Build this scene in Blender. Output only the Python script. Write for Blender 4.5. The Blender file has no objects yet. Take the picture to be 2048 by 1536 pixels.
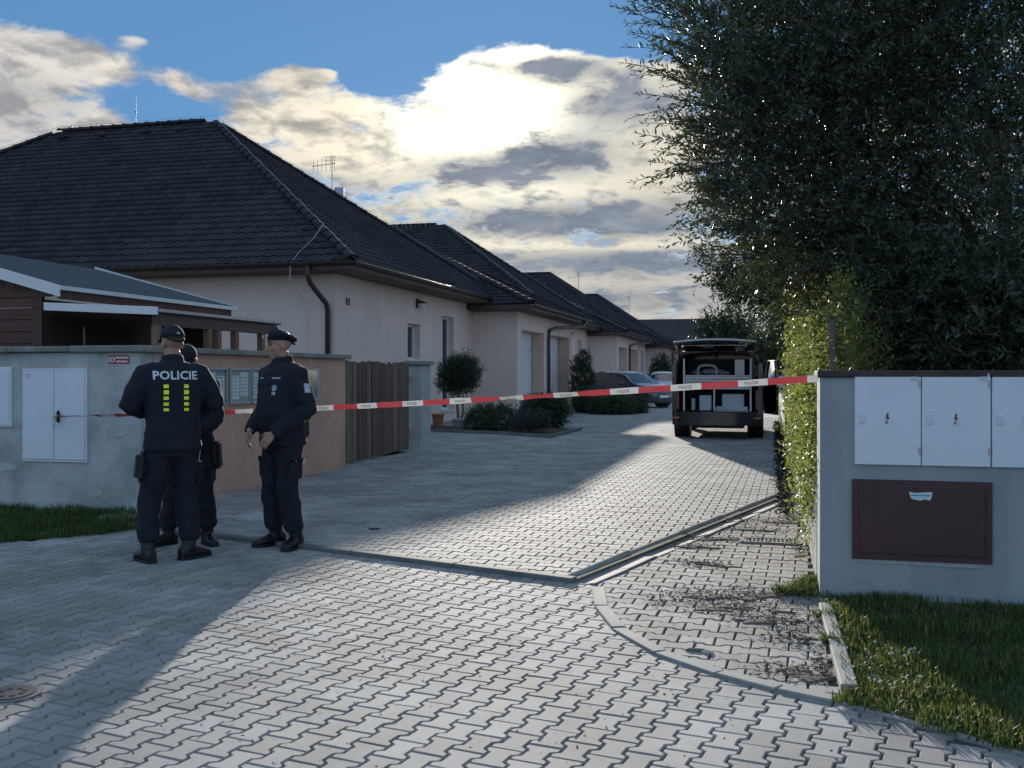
import bpy, bmesh, math, random
import numpy as np
from mathutils import Vector, Matrix, noise, bvhtree

random.seed(7); RNG = np.random.default_rng(11)
R = math.radians
S = bpy.context.scene
COL = S.collection

# ------------------------------------------------------------------ camera
FPX, VPX, HORY, HCAM = 2000.0, 1545.0, 748.0, 1.42
TH = math.atan((VPX - 1024) / FPX)          # the lane runs along +Y, the camera looks 14.6 deg to its left
SN, CS = math.sin(TH), math.cos(TH)
cam = bpy.data.cameras.new("camera")
camo = bpy.data.objects.new("camera", cam); COL.objects.link(camo)
cam.sensor_width = 36; cam.lens = 36 * FPX / 2048
cam.shift_y = -(768 - HORY) / 2048
cam.clip_start = 0.05; cam.clip_end = 5000
camo.location = (0, 0, HCAM); camo.rotation_euler = (R(90), 0, TH)
S.camera = camo

# ------------------------------------------------------------------ light
SUN_EL, SUN_AZ = R(10.8), -TH - R(0.5)       # azimuth from +Y, clockwise positive
sun_dir = Vector((math.sin(SUN_AZ) * math.cos(SUN_EL), math.cos(SUN_AZ) * math.cos(SUN_EL), math.sin(SUN_EL)))
sl = bpy.data.lights.new("sun", 'SUN'); sl.energy = 2.0; sl.angle = R(0.8); sl.color = (1.0, .92, .80)
so = bpy.data.objects.new("sun", sl); COL.objects.link(so)
so.rotation_euler = sun_dir.to_track_quat('Z', 'Y').to_euler()
S.view_settings.view_transform = 'Standard'; S.view_settings.look = 'None'
S.view_settings.exposure = 1.76; S.view_settings.gamma = 1.0
S.view_settings.use_curve_mapping = False
S.cycles.max_bounces = 8; S.cycles.transparent_max_bounces = 8

def build_world():
    w = bpy.data.worlds.new("World"); S.world = w; w.use_nodes = True
    nt = w.node_tree; N = nt.nodes; L = nt.links; N.clear()
    def nd(t, **k):
        n = N.new(t)
        for a, b in k.items(): setattr(n, a, b)
        return n
    def mth(op, a, b=None, c=None, clamp=False):
        n = nd('ShaderNodeMath', operation=op, use_clamp=clamp)
        for i, v in enumerate((a, b, c)):
            if v is None: continue
            if isinstance(v, (int, float)): n.inputs[i].default_value = v
            else: L.new(v, n.inputs[i])
        return n.outputs[0]
    def sstep(v, a, b):
        n = nd('ShaderNodeMapRange', interpolation_type='SMOOTHSTEP')
        L.new(v, n.inputs[0]); n.inputs[1].default_value = a; n.inputs[2].default_value = b
        return n.outputs[0]
    def mix(f, a, b, typ='MIX'):
        n = nd('ShaderNodeMix', data_type='RGBA', blend_type=typ)
        if isinstance(f, (int, float)): n.inputs[0].default_value = f
        else: L.new(f, n.inputs[0])
        for i, v in ((6, a), (7, b)):
            if isinstance(v, tuple): n.inputs[i].default_value = (*v, 1)
            else: L.new(v, n.inputs[i])
        return n.outputs[2]
    sky = nd('ShaderNodeTexSky', sky_type='NISHITA', sun_disc=False)
    sky.sun_elevation = SUN_EL; sky.sun_rotation = SUN_AZ; sky.altitude = 200
    sky.air_density = 1.0; sky.dust_density = 0.15; sky.ozone_density = 2.0
    tc = nd('ShaderNodeTexCoord')
    sep = nd('ShaderNodeSeparateXYZ'); L.new(tc.outputs['Generated'], sep.inputs[0])
    x, y, z = sep.outputs
    zc = mth('MAXIMUM', z, 0.0)
    # clouds lie on a flat deck: project the direction on a plane above the ground
    inv = mth('DIVIDE', 1.0, mth('ADD', zc, 0.22))
    cmb = nd('ShaderNodeCombineXYZ'); L.new(mth('MULTIPLY', x, inv), cmb.inputs[0]); L.new(mth('MULTIPLY', y, inv), cmb.inputs[1])
    def noi(vec, sc, det, rough, dist=0.0, off=(0, 0, 0), vecout=False):
        mp = nd('ShaderNodeMapping'); mp.inputs['Location'].default_value = off
        L.new(vec, mp.inputs[0])
        n = nd('ShaderNodeTexNoise'); n.inputs['Scale'].default_value = sc; n.inputs['Detail'].default_value = det
        n.inputs['Roughness'].default_value = rough; n.inputs['Distortion'].default_value = dist
        L.new(mp.outputs[0], n.inputs['Vector']); return n.outputs[1 if vecout else 0]
    # cloud banks by bearing (radians right of the view of the lane mouth) and elevation
    az = mth('ADD', mth('ARCTAN2', x, y), TH)
    el = mth('ARCSINE', z)
    def bank(px, py, rx, ry, amp):
        a0 = math.atan((px - 1024) / FPX); e0 = math.atan((HORY - py) / FPX)
        da = mth('DIVIDE', mth('SUBTRACT', az, a0), rx / FPX); de = mth('DIVIDE', mth('SUBTRACT', el, e0), ry / FPX)
        q = mth('ADD', mth('MULTIPLY', da, da), mth('MULTIPLY', de, de))
        return mth('MULTIPLY', mth('EXPONENT', mth('MULTIPLY', q, -1.0)), amp)
    wv = noi(cmb.outputs[0], 4.5, 3, .5, 0, (2.2, 8.1, 0), True)
    wsc = nd('ShaderNodeVectorMath', operation='SCALE'); L.new(wv, wsc.inputs[0]); wsc.inputs['Scale'].default_value = .10
    wad = nd('ShaderNodeVectorMath', operation='ADD'); L.new(wsc.outputs[0], wad.inputs[0]); L.new(cmb.outputs[0], wad.inputs[1])
    cv = wad.outputs[0]
    n1 = noi(cv, 5.5, 9, .64, 0, (3.1, 1.7, 0))
    n2 = noi(cv, 9.0, 7, .60, 0, (7.7, 4.2, 0))
    dens = mth('MULTIPLY', mth('SUBTRACT', n1, .47), 2.6)  # cloud cover raised over the whole dome to add fill light
    banks = None
    for b in BANKS:
        g = bank(*b); banks = g if banks is None else mth('ADD', banks, g)
    dens = mth('ADD', dens, banks)
    # the deck closes up towards the horizon
    dens = mth('ADD', dens, mth('MULTIPLY', sstep(z, .20, .03), .35))
    cover = sstep(dens, -.05, .45)
    cover = mth('MULTIPLY', cover, sstep(z, -.01, .02))
    dk = None
    for b in DARKS:
        g = bank(*b); dk = g if dk is None else mth('ADD', dk, g)
    thick = sstep(mth('ADD', mth('MULTIPLY', mth('SUBTRACT', n2, .51), 3.0), dk), -.30, .78)
    thick = mth('MULTIPLY', thick, sstep(dens, .05, .40))
    # brightness around the sun
    vd = nd('ShaderNodeVectorMath', operation='DOT_PRODUCT'); L.new(tc.outputs['Generated'], vd.inputs[0])
    vd.inputs[1].default_value = GLOW
    ang = mth('ARCCOSINE', mth('MINIMUM', vd.outputs['Value'], .99999))
    g1 = mth('EXPONENT', mth('MULTIPLY', mth('POWER', mth('DIVIDE', ang, .098), 2.0), -1.0))
    g2 = mth('EXPONENT', mth('MULTIPLY', mth('DIVIDE', ang, .24), -1.0))
    lit = mix(g2, LIT_FAR, LIT_NEAR)
    # unseen clouds away from the sun are brightened and blued to add fill light
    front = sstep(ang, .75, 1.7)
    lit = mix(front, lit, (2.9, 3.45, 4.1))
    lit = mix(1.0, lit, mix(g1, (0, 0, 0), LIT_GLOW), 'ADD')
    lit = mix(1.0, lit, mix(sstep(n2, .30, .68), (.42, .46, .55), (1.3, 1.3, 1.28)), 'MULTIPLY')
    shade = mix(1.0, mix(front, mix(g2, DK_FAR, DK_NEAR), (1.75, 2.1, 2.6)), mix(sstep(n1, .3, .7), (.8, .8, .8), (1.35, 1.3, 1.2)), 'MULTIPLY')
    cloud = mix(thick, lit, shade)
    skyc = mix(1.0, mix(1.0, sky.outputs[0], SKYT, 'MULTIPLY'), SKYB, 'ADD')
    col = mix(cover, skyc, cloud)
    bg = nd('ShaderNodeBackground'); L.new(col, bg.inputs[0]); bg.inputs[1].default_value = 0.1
    out = nd('ShaderNodeOutputWorld'); L.new(bg.outputs[0], out.inputs[0])

def pixdir(px, py):
    v = Vector((-SN, CS, 0)) + Vector((CS, SN, 0)) * ((px - 1024) / FPX) + Vector((0, 0, (HORY - py) / FPX))
    return v
GLOW = tuple(pixdir(1010, 215).normalized())
SKYT = (.045, .072, .115)
SKYB = (.255, .60, 1.05)
LIT_FAR, LIT_NEAR, LIT_GLOW, DK_FAR, DK_NEAR = (2.1, 2.0, 1.95), (3.3, 2.85, 1.85), (4.4, 4.1, 3.3), (.70, .86, 1.10), (.62, .72, .92)
# px, py, radius x, radius y, amount (bearing/elevation written as the photograph shows them)
BANKS = [(268, 124, 30, 14, .62), (763, 98, 16, 18, .9), (385, 118, 16, 10, .7), (655, 157, 22, 10, .9), (560, 245, 120, 45, .8), (690, 212, 70, 22, .8), (1000, 110, 150, 70, .75), (1120, 130, 170, 55, .5), (930, 240, 150, 100, .5), (1200, 280, 230, 130, .5), (1080, 420, 380, 110, .35), (1150, 550, 450, 75, .4), (150, 185, 210, 55, .8), (30, 270, 160, 60, .4),
         (640, 330, 220, 70, .35), (700, 275, 110, 40, .3), (565, 165, 85, 28, .95), (395, 205, 60, 28, .75), (600, 20, 1100, 85, -1.3), (430, 150, 150, 60, -.75), (330, 245, 130, 45, -.75),
         (735, 150, 75, 75, -.85), (640, 210, 60, 24, -.4), (1400, 20, 420, 60, -1.0), (0, 390, 300, 120, .4), (1250, 490, 300, 22, -.25), (700, 100, 400, 30, -.5)]
DARKS = [(1120, 140, 120, 24, .75), (960, 122, 50, 14, .5), (1230, 215, 120, 42, .75), (1130, 300, 110, 40, .75), (950, 340, 120, 34, .75), (1100, 340, 140, 30, .35), (1170, 445, 290, 38, 1.0), (980, 100, 110, 30, -.5), (1000, 240, 90, 45, -.35), (890, 190, 90, 80, -.3),
         (1230, 525, 300, 26, .8), (1250, 490, 300, 16, -.5), (150, 200, 260, 90, -.30), (40, 240, 120, 40, .35), (620, 270, 260, 90, -.35), (1000, 70, 300, 22, -.7), (1200, 600, 400, 30, .5), (700, 380, 140, 30, .3)]
build_world()

# ------------------------------------------------------------------ helpers
def G(px, py, z=0.0):
    """point of the ground (height z) seen at that place of the photograph"""
    d = (HCAM - z) * FPX / (py - HORY); l = (px - 1024) / FPX * d
    return Vector((-SN * d + CS * l, CS * d + SN * l, z))
def onX(px, py, X):
    v = pixdir(px, py); t = X / v.x; return Vector((X, v.y * t, HCAM + v.z * t))
def onY(px, py, Y):
    v = pixdir(px, py); t = Y / v.y; return Vector((v.x * t, Y, HCAM + v.z * t))

WM = {}
def tag(o, label=None, cat=None, group=None, kind=None):
    if label: o['label'] = label
    if cat: o['category'] = cat
    if group: o['group'] = group
    if kind: o['kind'] = kind
    return o
def thing(name, loc, label, cat, rz=0.0, group=None):
    o = bpy.data.objects.new(name, None); COL.objects.link(o)
    o.location = loc; o.rotation_euler = (0, 0, rz); o.empty_display_size = .2
    WM[o.name] = Matrix.Translation(Vector(loc)) @ Matrix.Rotation(rz, 4, 'Z')
    return tag(o, label, cat, group)
def place(name, me, parent=None, loc=(0, 0, 0), rot=(0, 0, 0), scale=(1, 1, 1), mats=None):
    """link an object; parent frame local coordinates"""
    o = bpy.data.objects.new(name, me); COL.objects.link(o)
    o.location = loc; o.rotation_euler = rot; o.scale = scale
    if parent is not None: o.parent = parent
    WM[o.name] = WM.get(parent.name, Matrix.Identity(4)) if parent is not None else Matrix.Identity(4)
    return o
class MB:
    """collects polygons in world coordinates; build() links them as one mesh object"""
    def __init__(s): s.v = []; s.f = []; s.m = []; s.mi = 0; s.sm = []; s.smooth = False
    def add(s, vs, fs):
        o = len(s.v); s.v.extend([tuple(p) for p in vs])
        for f in fs: s.f.append([i + o for i in f]); s.m.append(s.mi); s.sm.append(s.smooth)
        return s
    def box(s, a, b, M=None):
        x0, y0, z0 = a; x1, y1, z1 = b
        if x0 > x1: x0, x1 = x1, x0
        if y0 > y1: y0, y1 = y1, y0
        if z0 > z1: z0, z1 = z1, z0
        vs = [Vector(p) for p in ((x0,y0,z0),(x1,y0,z0),(x1,y1,z0),(x0,y1,z0),(x0,y0,z1),(x1,y0,z1),(x1,y1,z1),(x0,y1,z1))]
        if M: vs = [M @ p for p in vs]
        return s.add(vs, [(0,3,2,1),(4,5,6,7),(0,1,5,4),(1,2,6,5),(2,3,7,6),(3,0,4,7)])
    def prism(s, poly, vec):
        n = len(poly); poly = [Vector(p) for p in poly]; vec = Vector(vec)
        fs = [tuple(range(n - 1, -1, -1)), tuple(range(n, 2 * n))] + [(i, (i + 1) % n, (i + 1) % n + n, i + n) for i in range(n)]
        return s.add(poly + [p + vec for p in poly], fs)
    def poly(s, pts): return s.add(pts, [tuple(range(len(pts)))])
    def tube(s, pts, rad, n=8, cap=True, ref=None):
        pts = [Vector(p) for p in pts]
        if isinstance(rad, (int, float)): rad = [rad] * len(pts)
        rings = []; side = None
        for i, p in enumerate(pts):
            t = (pts[min(i + 1, len(pts) - 1)] - pts[max(i - 1, 0)])
            if t.length < 1e-9: t = Vector((0, 0, 1))
            t.normalize()
            if side is None:
                r0 = Vector(ref) if ref is not None else (Vector((0, 0, 1)) if abs(t.z) < .9 else Vector((1, 0, 0)))
            else: r0 = side
            if ref is not None: r0 = Vector(ref)
            side = (r0 - t * r0.dot(t))
            if side.length < 1e-6: side = t.orthogonal()
            side.normalize(); up = t.cross(side)
            ra, rb = rad[i] if isinstance(rad[i], (tuple, list)) else (rad[i], rad[i])
            rings.append([p + side * (ra * math.cos(a)) + up * (rb * math.sin(a)) for a in [2 * math.pi * k / n for k in range(n)]])
        return s.loft(rings, cap)
    def loft(s, rings, cap=True, closed=True):
        n = len(rings[0]); vs = [p for r in rings for p in r]; fs = []
        for i in range(len(rings) - 1):
            for k in range(n if closed else n - 1):
                a = i * n + k; b = i * n + (k + 1) % n
                fs.append((a, b, b + n, a + n))
        if cap and closed: fs += [tuple(range(n - 1, -1, -1)), tuple(range((len(rings) - 1) * n, len(rings) * n))]
        return s.add(vs, fs)
    def ellipsoid(s, c, r, n=16, m=10, M=None):
        c = Vector(c); rings = []
        for j in range(1, m):
            ph = math.pi * j / m
            rings.append([Vector((r[0] * math.sin(ph) * math.cos(2*math.pi*k/n), r[1] * math.sin(ph) * math.sin(2*math.pi*k/n), -r[2] * math.cos(ph))) for k in range(n)])
        vs = [p for q in rings for p in q] + [Vector((0, 0, -r[2])), Vector((0, 0, r[2]))]
        if M: vs = [M @ p for p in vs]
        vs = [p + c for p in vs]
        fs = []
        for i in range(m - 2):
            for k in range(n): a = i*n+k; b = i*n+(k+1) % n; fs.append((a, b, b+n, a+n))
        lo = (m-1)*n; hi = lo+1
        for k in range(n): fs.append((k, lo, (k+1) % n)); fs.append(((m-2)*n+k, (m-2)*n+(k+1) % n, hi))
        return s.add(vs, fs)
    def mesh(s, name, mats, inv=None, bevel=0, seg=1, fixn=True):
        me = bpy.data.meshes.new(name)
        vs = [inv @ Vector(p) for p in s.v] if inv is not None else s.v
        me.from_pydata([tuple(p) for p in vs], [], s.f)
        for m in (mats if isinstance(mats, (list, tuple)) else [mats]): me.materials.append(m)
        me.polygons.foreach_set('material_index', s.m)
        me.polygons.foreach_set('use_smooth', s.sm)
        if fixn or bevel:
            bm = bmesh.new(); bm.from_mesh(me)
            if bevel:
                bmesh.ops.remove_doubles(bm, verts=bm.verts, dist=1e-5)
                es = [e for e in bm.edges if len(e.link_faces) == 2 and e.calc_face_angle(0) > .5]
                bmesh.ops.bevel(bm, geom=es, offset=bevel, segments=seg, affect='EDGES', clamp_overlap=True)
            if fixn: bmesh.ops.recalc_face_normals(bm, faces=bm.faces)
            bm.to_mesh(me); bm.free()
        me.update(); return me
    def build(s, name, mats, parent=None, bevel=0, seg=1, fixn=True, **tags):
        inv = WM[parent.name].inverted() if parent is not None else None
        o = place(name, s.mesh(name, mats, inv, bevel, seg, fixn), parent)
        return tag(o, **tags) if tags else o
    # a thing that is one mesh, with its origin at its base
    def single(s, name, mats, label, cat, group=None, bevel=0, seg=1, kind=None, fixn=True):
        a = np.array([tuple(p) for p in s.v]); c = Vector(((a[:, 0].min()+a[:, 0].max())/2, (a[:, 1].min()+a[:, 1].max())/2, a[:, 2].min()))
        me = s.mesh(name, mats, Matrix.Translation(-c), bevel, seg, fixn)
        o = place(name, me, None, c); WM[o.name] = Matrix.Translation(c)
        return tag(o, label, cat, group, kind)
def box(a, b, M=None): return MB().box(a, b, M)
def npmesh(name, verts, faces_flat, nper, mat, smooth=False):
    """fast mesh from numpy: verts (n,3), faces_flat ints, nper corners per face"""
    me = bpy.data.meshes.new(name); nf = len(faces_flat) // nper
    me.vertices.add(len(verts)); me.vertices.foreach_set('co', np.asarray(verts, np.float32).ravel())
    me.loops.add(nf * nper); me.loops.foreach_set('vertex_index', np.asarray(faces_flat, np.int32).ravel())
    me.polygons.add(nf); me.polygons.foreach_set('loop_start', np.arange(0, nf * nper, nper, dtype=np.int32))
    me.polygons.foreach_set('loop_total', np.full(nf, nper, np.int32))
    if smooth: me.polygons.foreach_set('use_smooth', np.ones(nf, bool))
    me.materials.append(mat); me.update(calc_edges=True); me.validate(); return me
def copy_tree(o, parent=None, skip=()):
    c = o.copy(); COL.objects.link(c); c.parent = parent
    WM[c.name] = WM.get(parent.name if parent else '', Matrix.Identity(4))
    for ch in [q for q in bpy.data.objects if q.parent == o]:
        if ch.name.split('.')[0] in skip: continue
        copy_tree(ch, c, skip)
    return c
def text_mesh(txt, size, extrude=0.0, font_scale_x=1.0, bold=0.0, spacing=1.0):
    cu = bpy.data.curves.new('t', 'FONT'); cu.body = txt; cu.size = size; cu.align_x = 'CENTER'; cu.align_y = 'CENTER'
    cu.extrude = extrude; cu.offset = bold; cu.resolution_u = 2; cu.space_character = spacing
    ob = bpy.data.objects.new('t', cu); COL.objects.link(ob)
    dg = bpy.context.evaluated_depsgraph_get(); me = bpy.data.meshes.new_from_object(ob.evaluated_get(dg))
    bpy.data.objects.remove(ob); bpy.data.curves.remove(cu)
    vs = [v.co.copy() for v in me.vertices]; fs = [tuple(p.vertices) for p in me.polygons]
    for v in vs: v.x *= font_scale_x
    bpy.data.meshes.remove(me); return vs, fs
def remesh(mb, name, voxel, mats, smooth_it=3, adapt=0):
    """one continuous skin over everything collected in mb"""
    me = bpy.data.meshes.new(name); me.from_pydata(mb.v, [], mb.f)
    bm = bmesh.new(); bm.from_mesh(me); bmesh.ops.recalc_face_normals(bm, faces=bm.faces); bm.to_mesh(me); bm.free()
    ob = bpy.data.objects.new(name, me); COL.objects.link(ob)
    r = ob.modifiers.new('r', 'REMESH'); r.mode = 'VOXEL'; r.voxel_size = voxel; r.use_smooth_shade = True
    if smooth_it:
        q = ob.modifiers.new('s', 'SMOOTH'); q.iterations = smooth_it; q.factor = .5
    dg = bpy.context.evaluated_depsgraph_get(); out = bpy.data.meshes.new_from_object(ob.evaluated_get(dg))
    bpy.data.objects.remove(ob); bpy.data.meshes.remove(me)
    out.materials.clear()
    for m in (mats if isinstance(mats, (list, tuple)) else [mats]): out.materials.append(m)
    out.name = name; return out

# ------------------------------------------------------------------ materials
MATS = {}
def M(name, col, rough=.7, var=.12, scale=4.0, bump=.0, bscale=60.0, metal=0.0, isl=0.0, objr=0.0, trans=0.0, tcol=None,
      spec=.5, stain=None, sscale=1.2, samt=.5, stretch=None, coat=0.0, detail=6.0, alpha=1.0, emis=None, bdist=.01, geo=False):
    if name in MATS: return MATS[name]
    m = bpy.data.materials.new(name); m.use_nodes = True; nt = m.node_tree; N = nt.nodes; L = nt.links
    b = N['Principled BSDF']; out = N['Material Output']
    b.inputs['Roughness'].default_value = rough; b.inputs['Metallic'].default_value = metal
    b.inputs['Specular IOR Level'].default_value = spec; b.inputs['Coat Weight'].default_value = coat
    tc = N.new('ShaderNodeTexCoord'); vec = tc.outputs['Object']
    if geo: vec = N.new('ShaderNodeNewGeometry').outputs['Position']
    if stretch:
        mp = N.new('ShaderNodeMapping'); mp.inputs['Scale'].default_value = stretch; L.new(vec, mp.inputs[0]); vec = mp.outputs[0]
    def noi(sc, det=detail, ro=.6):
        n = N.new('ShaderNodeTexNoise'); n.inputs['Scale'].default_value = sc; n.inputs['Detail'].default_value = det
        n.inputs['Roughness'].default_value = ro; L.new(vec, n.inputs['Vector']); return n.outputs[0]
    def mr(v, a, c, d, e, smooth=False):
        n = N.new('ShaderNodeMapRange'); L.new(v, n.inputs[0])
        if smooth: n.interpolation_type = 'SMOOTHSTEP'
        for i, q in enumerate((a, c, d, e)): n.inputs[i + 1].default_value = q
        return n.outputs[0]
    def mul(c, f):
        n = N.new('ShaderNodeVectorMath'); n.operation = 'SCALE'
        if isinstance(c, tuple): n.inputs[0].default_value = c
        else: L.new(c, n.inputs[0])
        L.new(f, n.inputs['Scale']); return n.outputs[0]
    c = tuple(col)
    if var: c = mul(c, mr(noi(scale), .3, .7, 1 - var, 1 + var))
    if stain:
        n = N.new('ShaderNodeMix'); n.data_type = 'RGBA'
        f = mr(noi(sscale, 5, .62), .5 - .12, .5 + .16, 0, samt, True); L.new(f, n.inputs[0])
        if isinstance(c, tuple): n.inputs[6].default_value = (*c, 1)
        else: L.new(c, n.inputs[6])
        n.inputs[7].default_value = (*stain, 1); c = n.outputs[2]
    if isl:
        g = N.new('ShaderNodeNewGeometry'); c = mul(c, mr(g.outputs['Random Per Island'], 0, 1, 1 - isl, 1 + isl))
    if objr:
        g = N.new('ShaderNodeObjectInfo'); c = mul(c, mr(g.outputs['Random'], 0, 1, 1 - objr, 1 + objr))
    if isinstance(c, tuple): b.inputs['Base Color'].default_value = (*c, 1)
    else: L.new(c, b.inputs['Base Color'])
    if bump:
        bp = N.new('ShaderNodeBump'); bp.inputs['Strength'].default_value = bump; bp.inputs['Distance'].default_value = bdist
        L.new(noi(bscale, 5, .65), bp.inputs['Height']); L.new(bp.outputs[0], b.inputs['Normal'])
    if alpha < 1: b.inputs['Alpha'].default_value = alpha
    if emis: b.inputs['Emission Color'].default_value = (*emis[:3], 1); b.inputs['Emission Strength'].default_value = emis[3]
    if trans:
        t = N.new('ShaderNodeBsdfTranslucent'); mx = N.new('ShaderNodeMixShader'); mx.inputs[0].default_value = trans
        tt = tcol or col
        if isl:
            g = N.new('ShaderNodeNewGeometry'); q = mul(tuple(tt), mr(g.outputs['Random Per Island'], 0, 1, 1 - isl, 1 + isl)); L.new(q, t.inputs[0])
        else: t.inputs[0].default_value = (*tt, 1)
        L.new(b.outputs[0], mx.inputs[1]); L.new(t.outputs[0], mx.inputs[2]); L.new(mx.outputs[0], out.inputs[0])
    MATS[name] = m; return m
def glass(name, tint=(.6, .7, .75), rough=.02, mixf=.35, ior=1.5):
    if name in MATS: return MATS[name]
    m = bpy.data.materials.new(name); m.use_nodes = True; nt = m.node_tree; N = nt.nodes; L = nt.links; N.clear()
    out = N.new('ShaderNodeOutputMaterial'); gl = N.new('ShaderNodeBsdfGlossy'); gl.inputs['Roughness'].default_value = rough
    tr = N.new('ShaderNodeBsdfTransparent'); tr.inputs[0].default_value = (*tint, 1)
    fr = N.new('ShaderNodeFresnel'); fr.inputs[0].default_value = ior
    ma = N.new('ShaderNodeMath'); ma.operation = 'ADD'; ma.use_clamp = True; L.new(fr.outputs[0], ma.inputs[0]); ma.inputs[1].default_value = mixf * .3
    mx = N.new('ShaderNodeMixShader'); L.new(ma.outputs[0], mx.inputs[0]); L.new(tr.outputs[0], mx.inputs[1]); L.new(gl.outputs[0], mx.inputs[2])
    L.new(mx.outputs[0], out.inputs[0]); MATS[name] = m; return m
# ------------------------------------------------------------------ ground and paving
m_earth = M('earth', (.10, .095, .055), .95, .35, 3, .6, 30, stain=(.07, .09, .03), sscale=.6, samt=.7)
m_joint = M('joint_sand', (.085, .08, .072), .95, .3, 20, .5, 90, stain=(.05, .065, .03), sscale=1.1, samt=.8, geo=True)
m_paver = M('paver_concrete', (.335, .325, .315), .82, .20, .9, .6, 200, isl=.18, stain=(.19, .18, .165), sscale=1.3, samt=.6, bdist=.004, geo=True)
m_paver_o = M('paver_concrete_near', (.335, .325, .315), .82, .20, .9, .6, 200, objr=.18, stain=(.19, .18, .165), sscale=1.3, samt=.6, bdist=.004, geo=True)
m_kerb = M('kerb_concrete', (.33, .33, .32), .85, .15, 6, .4, 120, stain=(.16, .17, .15), sscale=3, samt=.6, bdist=.004)
m_kerbgrey = M('kerb_weathered', (.17, .18, .18), .85, .2, 6, .4, 120, stain=(.09, .10, .08), sscale=3, samt=.6, bdist=.004)

MB().poly([(-900, -300, -.06), (900, -300, -.06), (900, 1500, -.06), (-900, 1500, -.06)]).build('ground', m_earth, kind='structure')
# the street behind the camera
MB().poly([(-60, -45, -.03), (60, -45, -.03), (60, 2.05, -.03), (-60, 2.05, -.03)]).build('street', M('street_concrete', (.31, .305, .30), .9, .15, .8, .3, 60, stain=(.22, .21, .2), sscale=.3, samt=.5), kind='structure')
# far hill
hb = MB(); n = 60; rows = []
for j, (dy, zf) in enumerate(((0, 0), (60, .6), (150, 1.0), (320, .8))):
    rows.append([Vector((-700 + 1500 * i / n, 420 + dy + 30 * math.sin(i * .5), -2 + zf * (17 + 11 * math.sin(i * .21 + 1.2) + 4 * math.sin(i * .57)))) for i in range(n + 1)])
hb.smooth = True; hb.loft(rows, cap=False, closed=False)
hb.build('hill', M('hill_green', (.10, .13, .07), .95, .3, .02, stain=(.16, .16, .09), sscale=.012, samt=.6), kind='structure')

K0, K1, C2 = G(296, 1058), G(1150, 1165), G(1580, 990)
EDG = [G(*p) for p in ((1196, 1176), (1203, 1215), (1236, 1258), (1320, 1306), (1440, 1347), (1560, 1378), (1672, 1402))]
EDGP = [(p.x, p.y) for p in EDG]
EDG2 = [EDG[-1], G(1900, 1465), G(2060, 1510), Vector((1.6, 3.9, 0)), Vector((3.2, 3.7, 0))]
GRL = [Vector(p) for p in ((-6.25, 8.85, 0), (-5.62, 8.05, 0), (-5.8, 7.65, 0), (-6.3, 7.07, 0), (-7.0, 6.2, 0), (-8.2, 4.9, 0), (-10, 3.4, 0), (-14, 2, 0), (-14, 8.85, 0))]
def inpoly(p, poly):
    x, y = p[0], p[1]; c = False; n = len(poly)
    for i in range(n):
        x0, y0 = poly[i][0], poly[i][1]; x1, y1 = poly[(i + 1) % n][0], poly[(i + 1) % n][1]
        if (y0 > y) != (y1 > y) and x < (x1 - x0) * (y - y0) / (y1 - y0) + x0: c = not c
    return c
def side(p, a, b): return (b[0] - a[0]) * (p[1] - a[1]) - (b[1] - a[1]) * (p[0] - a[0])
def clip(poly, a, b):
    """keep what lies left of a->b"""
    out = []; n = len(poly)
    for i in range(n):
        p, q = poly[i], poly[(i + 1) % n]; sp, sq = side(p, a, b), side(q, a, b)
        if sp >= 0: out.append(p)
        if (sp >= 0) != (sq >= 0):
            t = sp / (sp - sq); out.append((p[0] + (q[0] - p[0]) * t, p[1] + (q[1] - p[1]) * t))
    return out
def bone(Ln, P, gap):
    a = Ln / 2 - gap / 2; F = P * .5 + .0125 * P / .12 - gap * .5; w = P - gap - F
    t = .2 * Ln / 2; q = Ln / 4
    half = [(-a, F), (-q - t / 2, F), (-q + t / 2, w), (q - t / 2, w), (q + t / 2, F), (a, F)]
    return [(x, -y) for x, y in half] + [(x, y) for x, y in reversed(half)]   # counter-clockwise
def inset(poly, d):
    n = len(poly); out = []
    for i in range(n):
        p0, p1, p2 = Vector(poly[i - 1]), Vector(poly[i]), Vector(poly[(i + 1) % n])
        e1 = (p1 - p0); e2 = (p2 - p1)
        if e1.length < 1e-6 or e2.length < 1e-6: out.append((p1.x, p1.y)); continue
        n1 = Vector((-e1.y, e1.x)).normalized(); n2 = Vector((-e2.y, e2.x)).normalized()
        k = 1 + n1.dot(n2); k = max(k, .5)
        q = p1 + (n1 + n2) * (d / k); out.append((q.x, q.y))
    return out
def segdist(p, a, b):
    vx, vy = b[0] - a[0], b[1] - a[1]; t = ((p[0] - a[0]) * vx + (p[1] - a[1]) * vy) / (vx * vx + vy * vy); t = min(1, max(0, t))
    return math.hypot(p[0] - a[0] - vx * t, p[1] - a[1] - vy * t)
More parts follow.
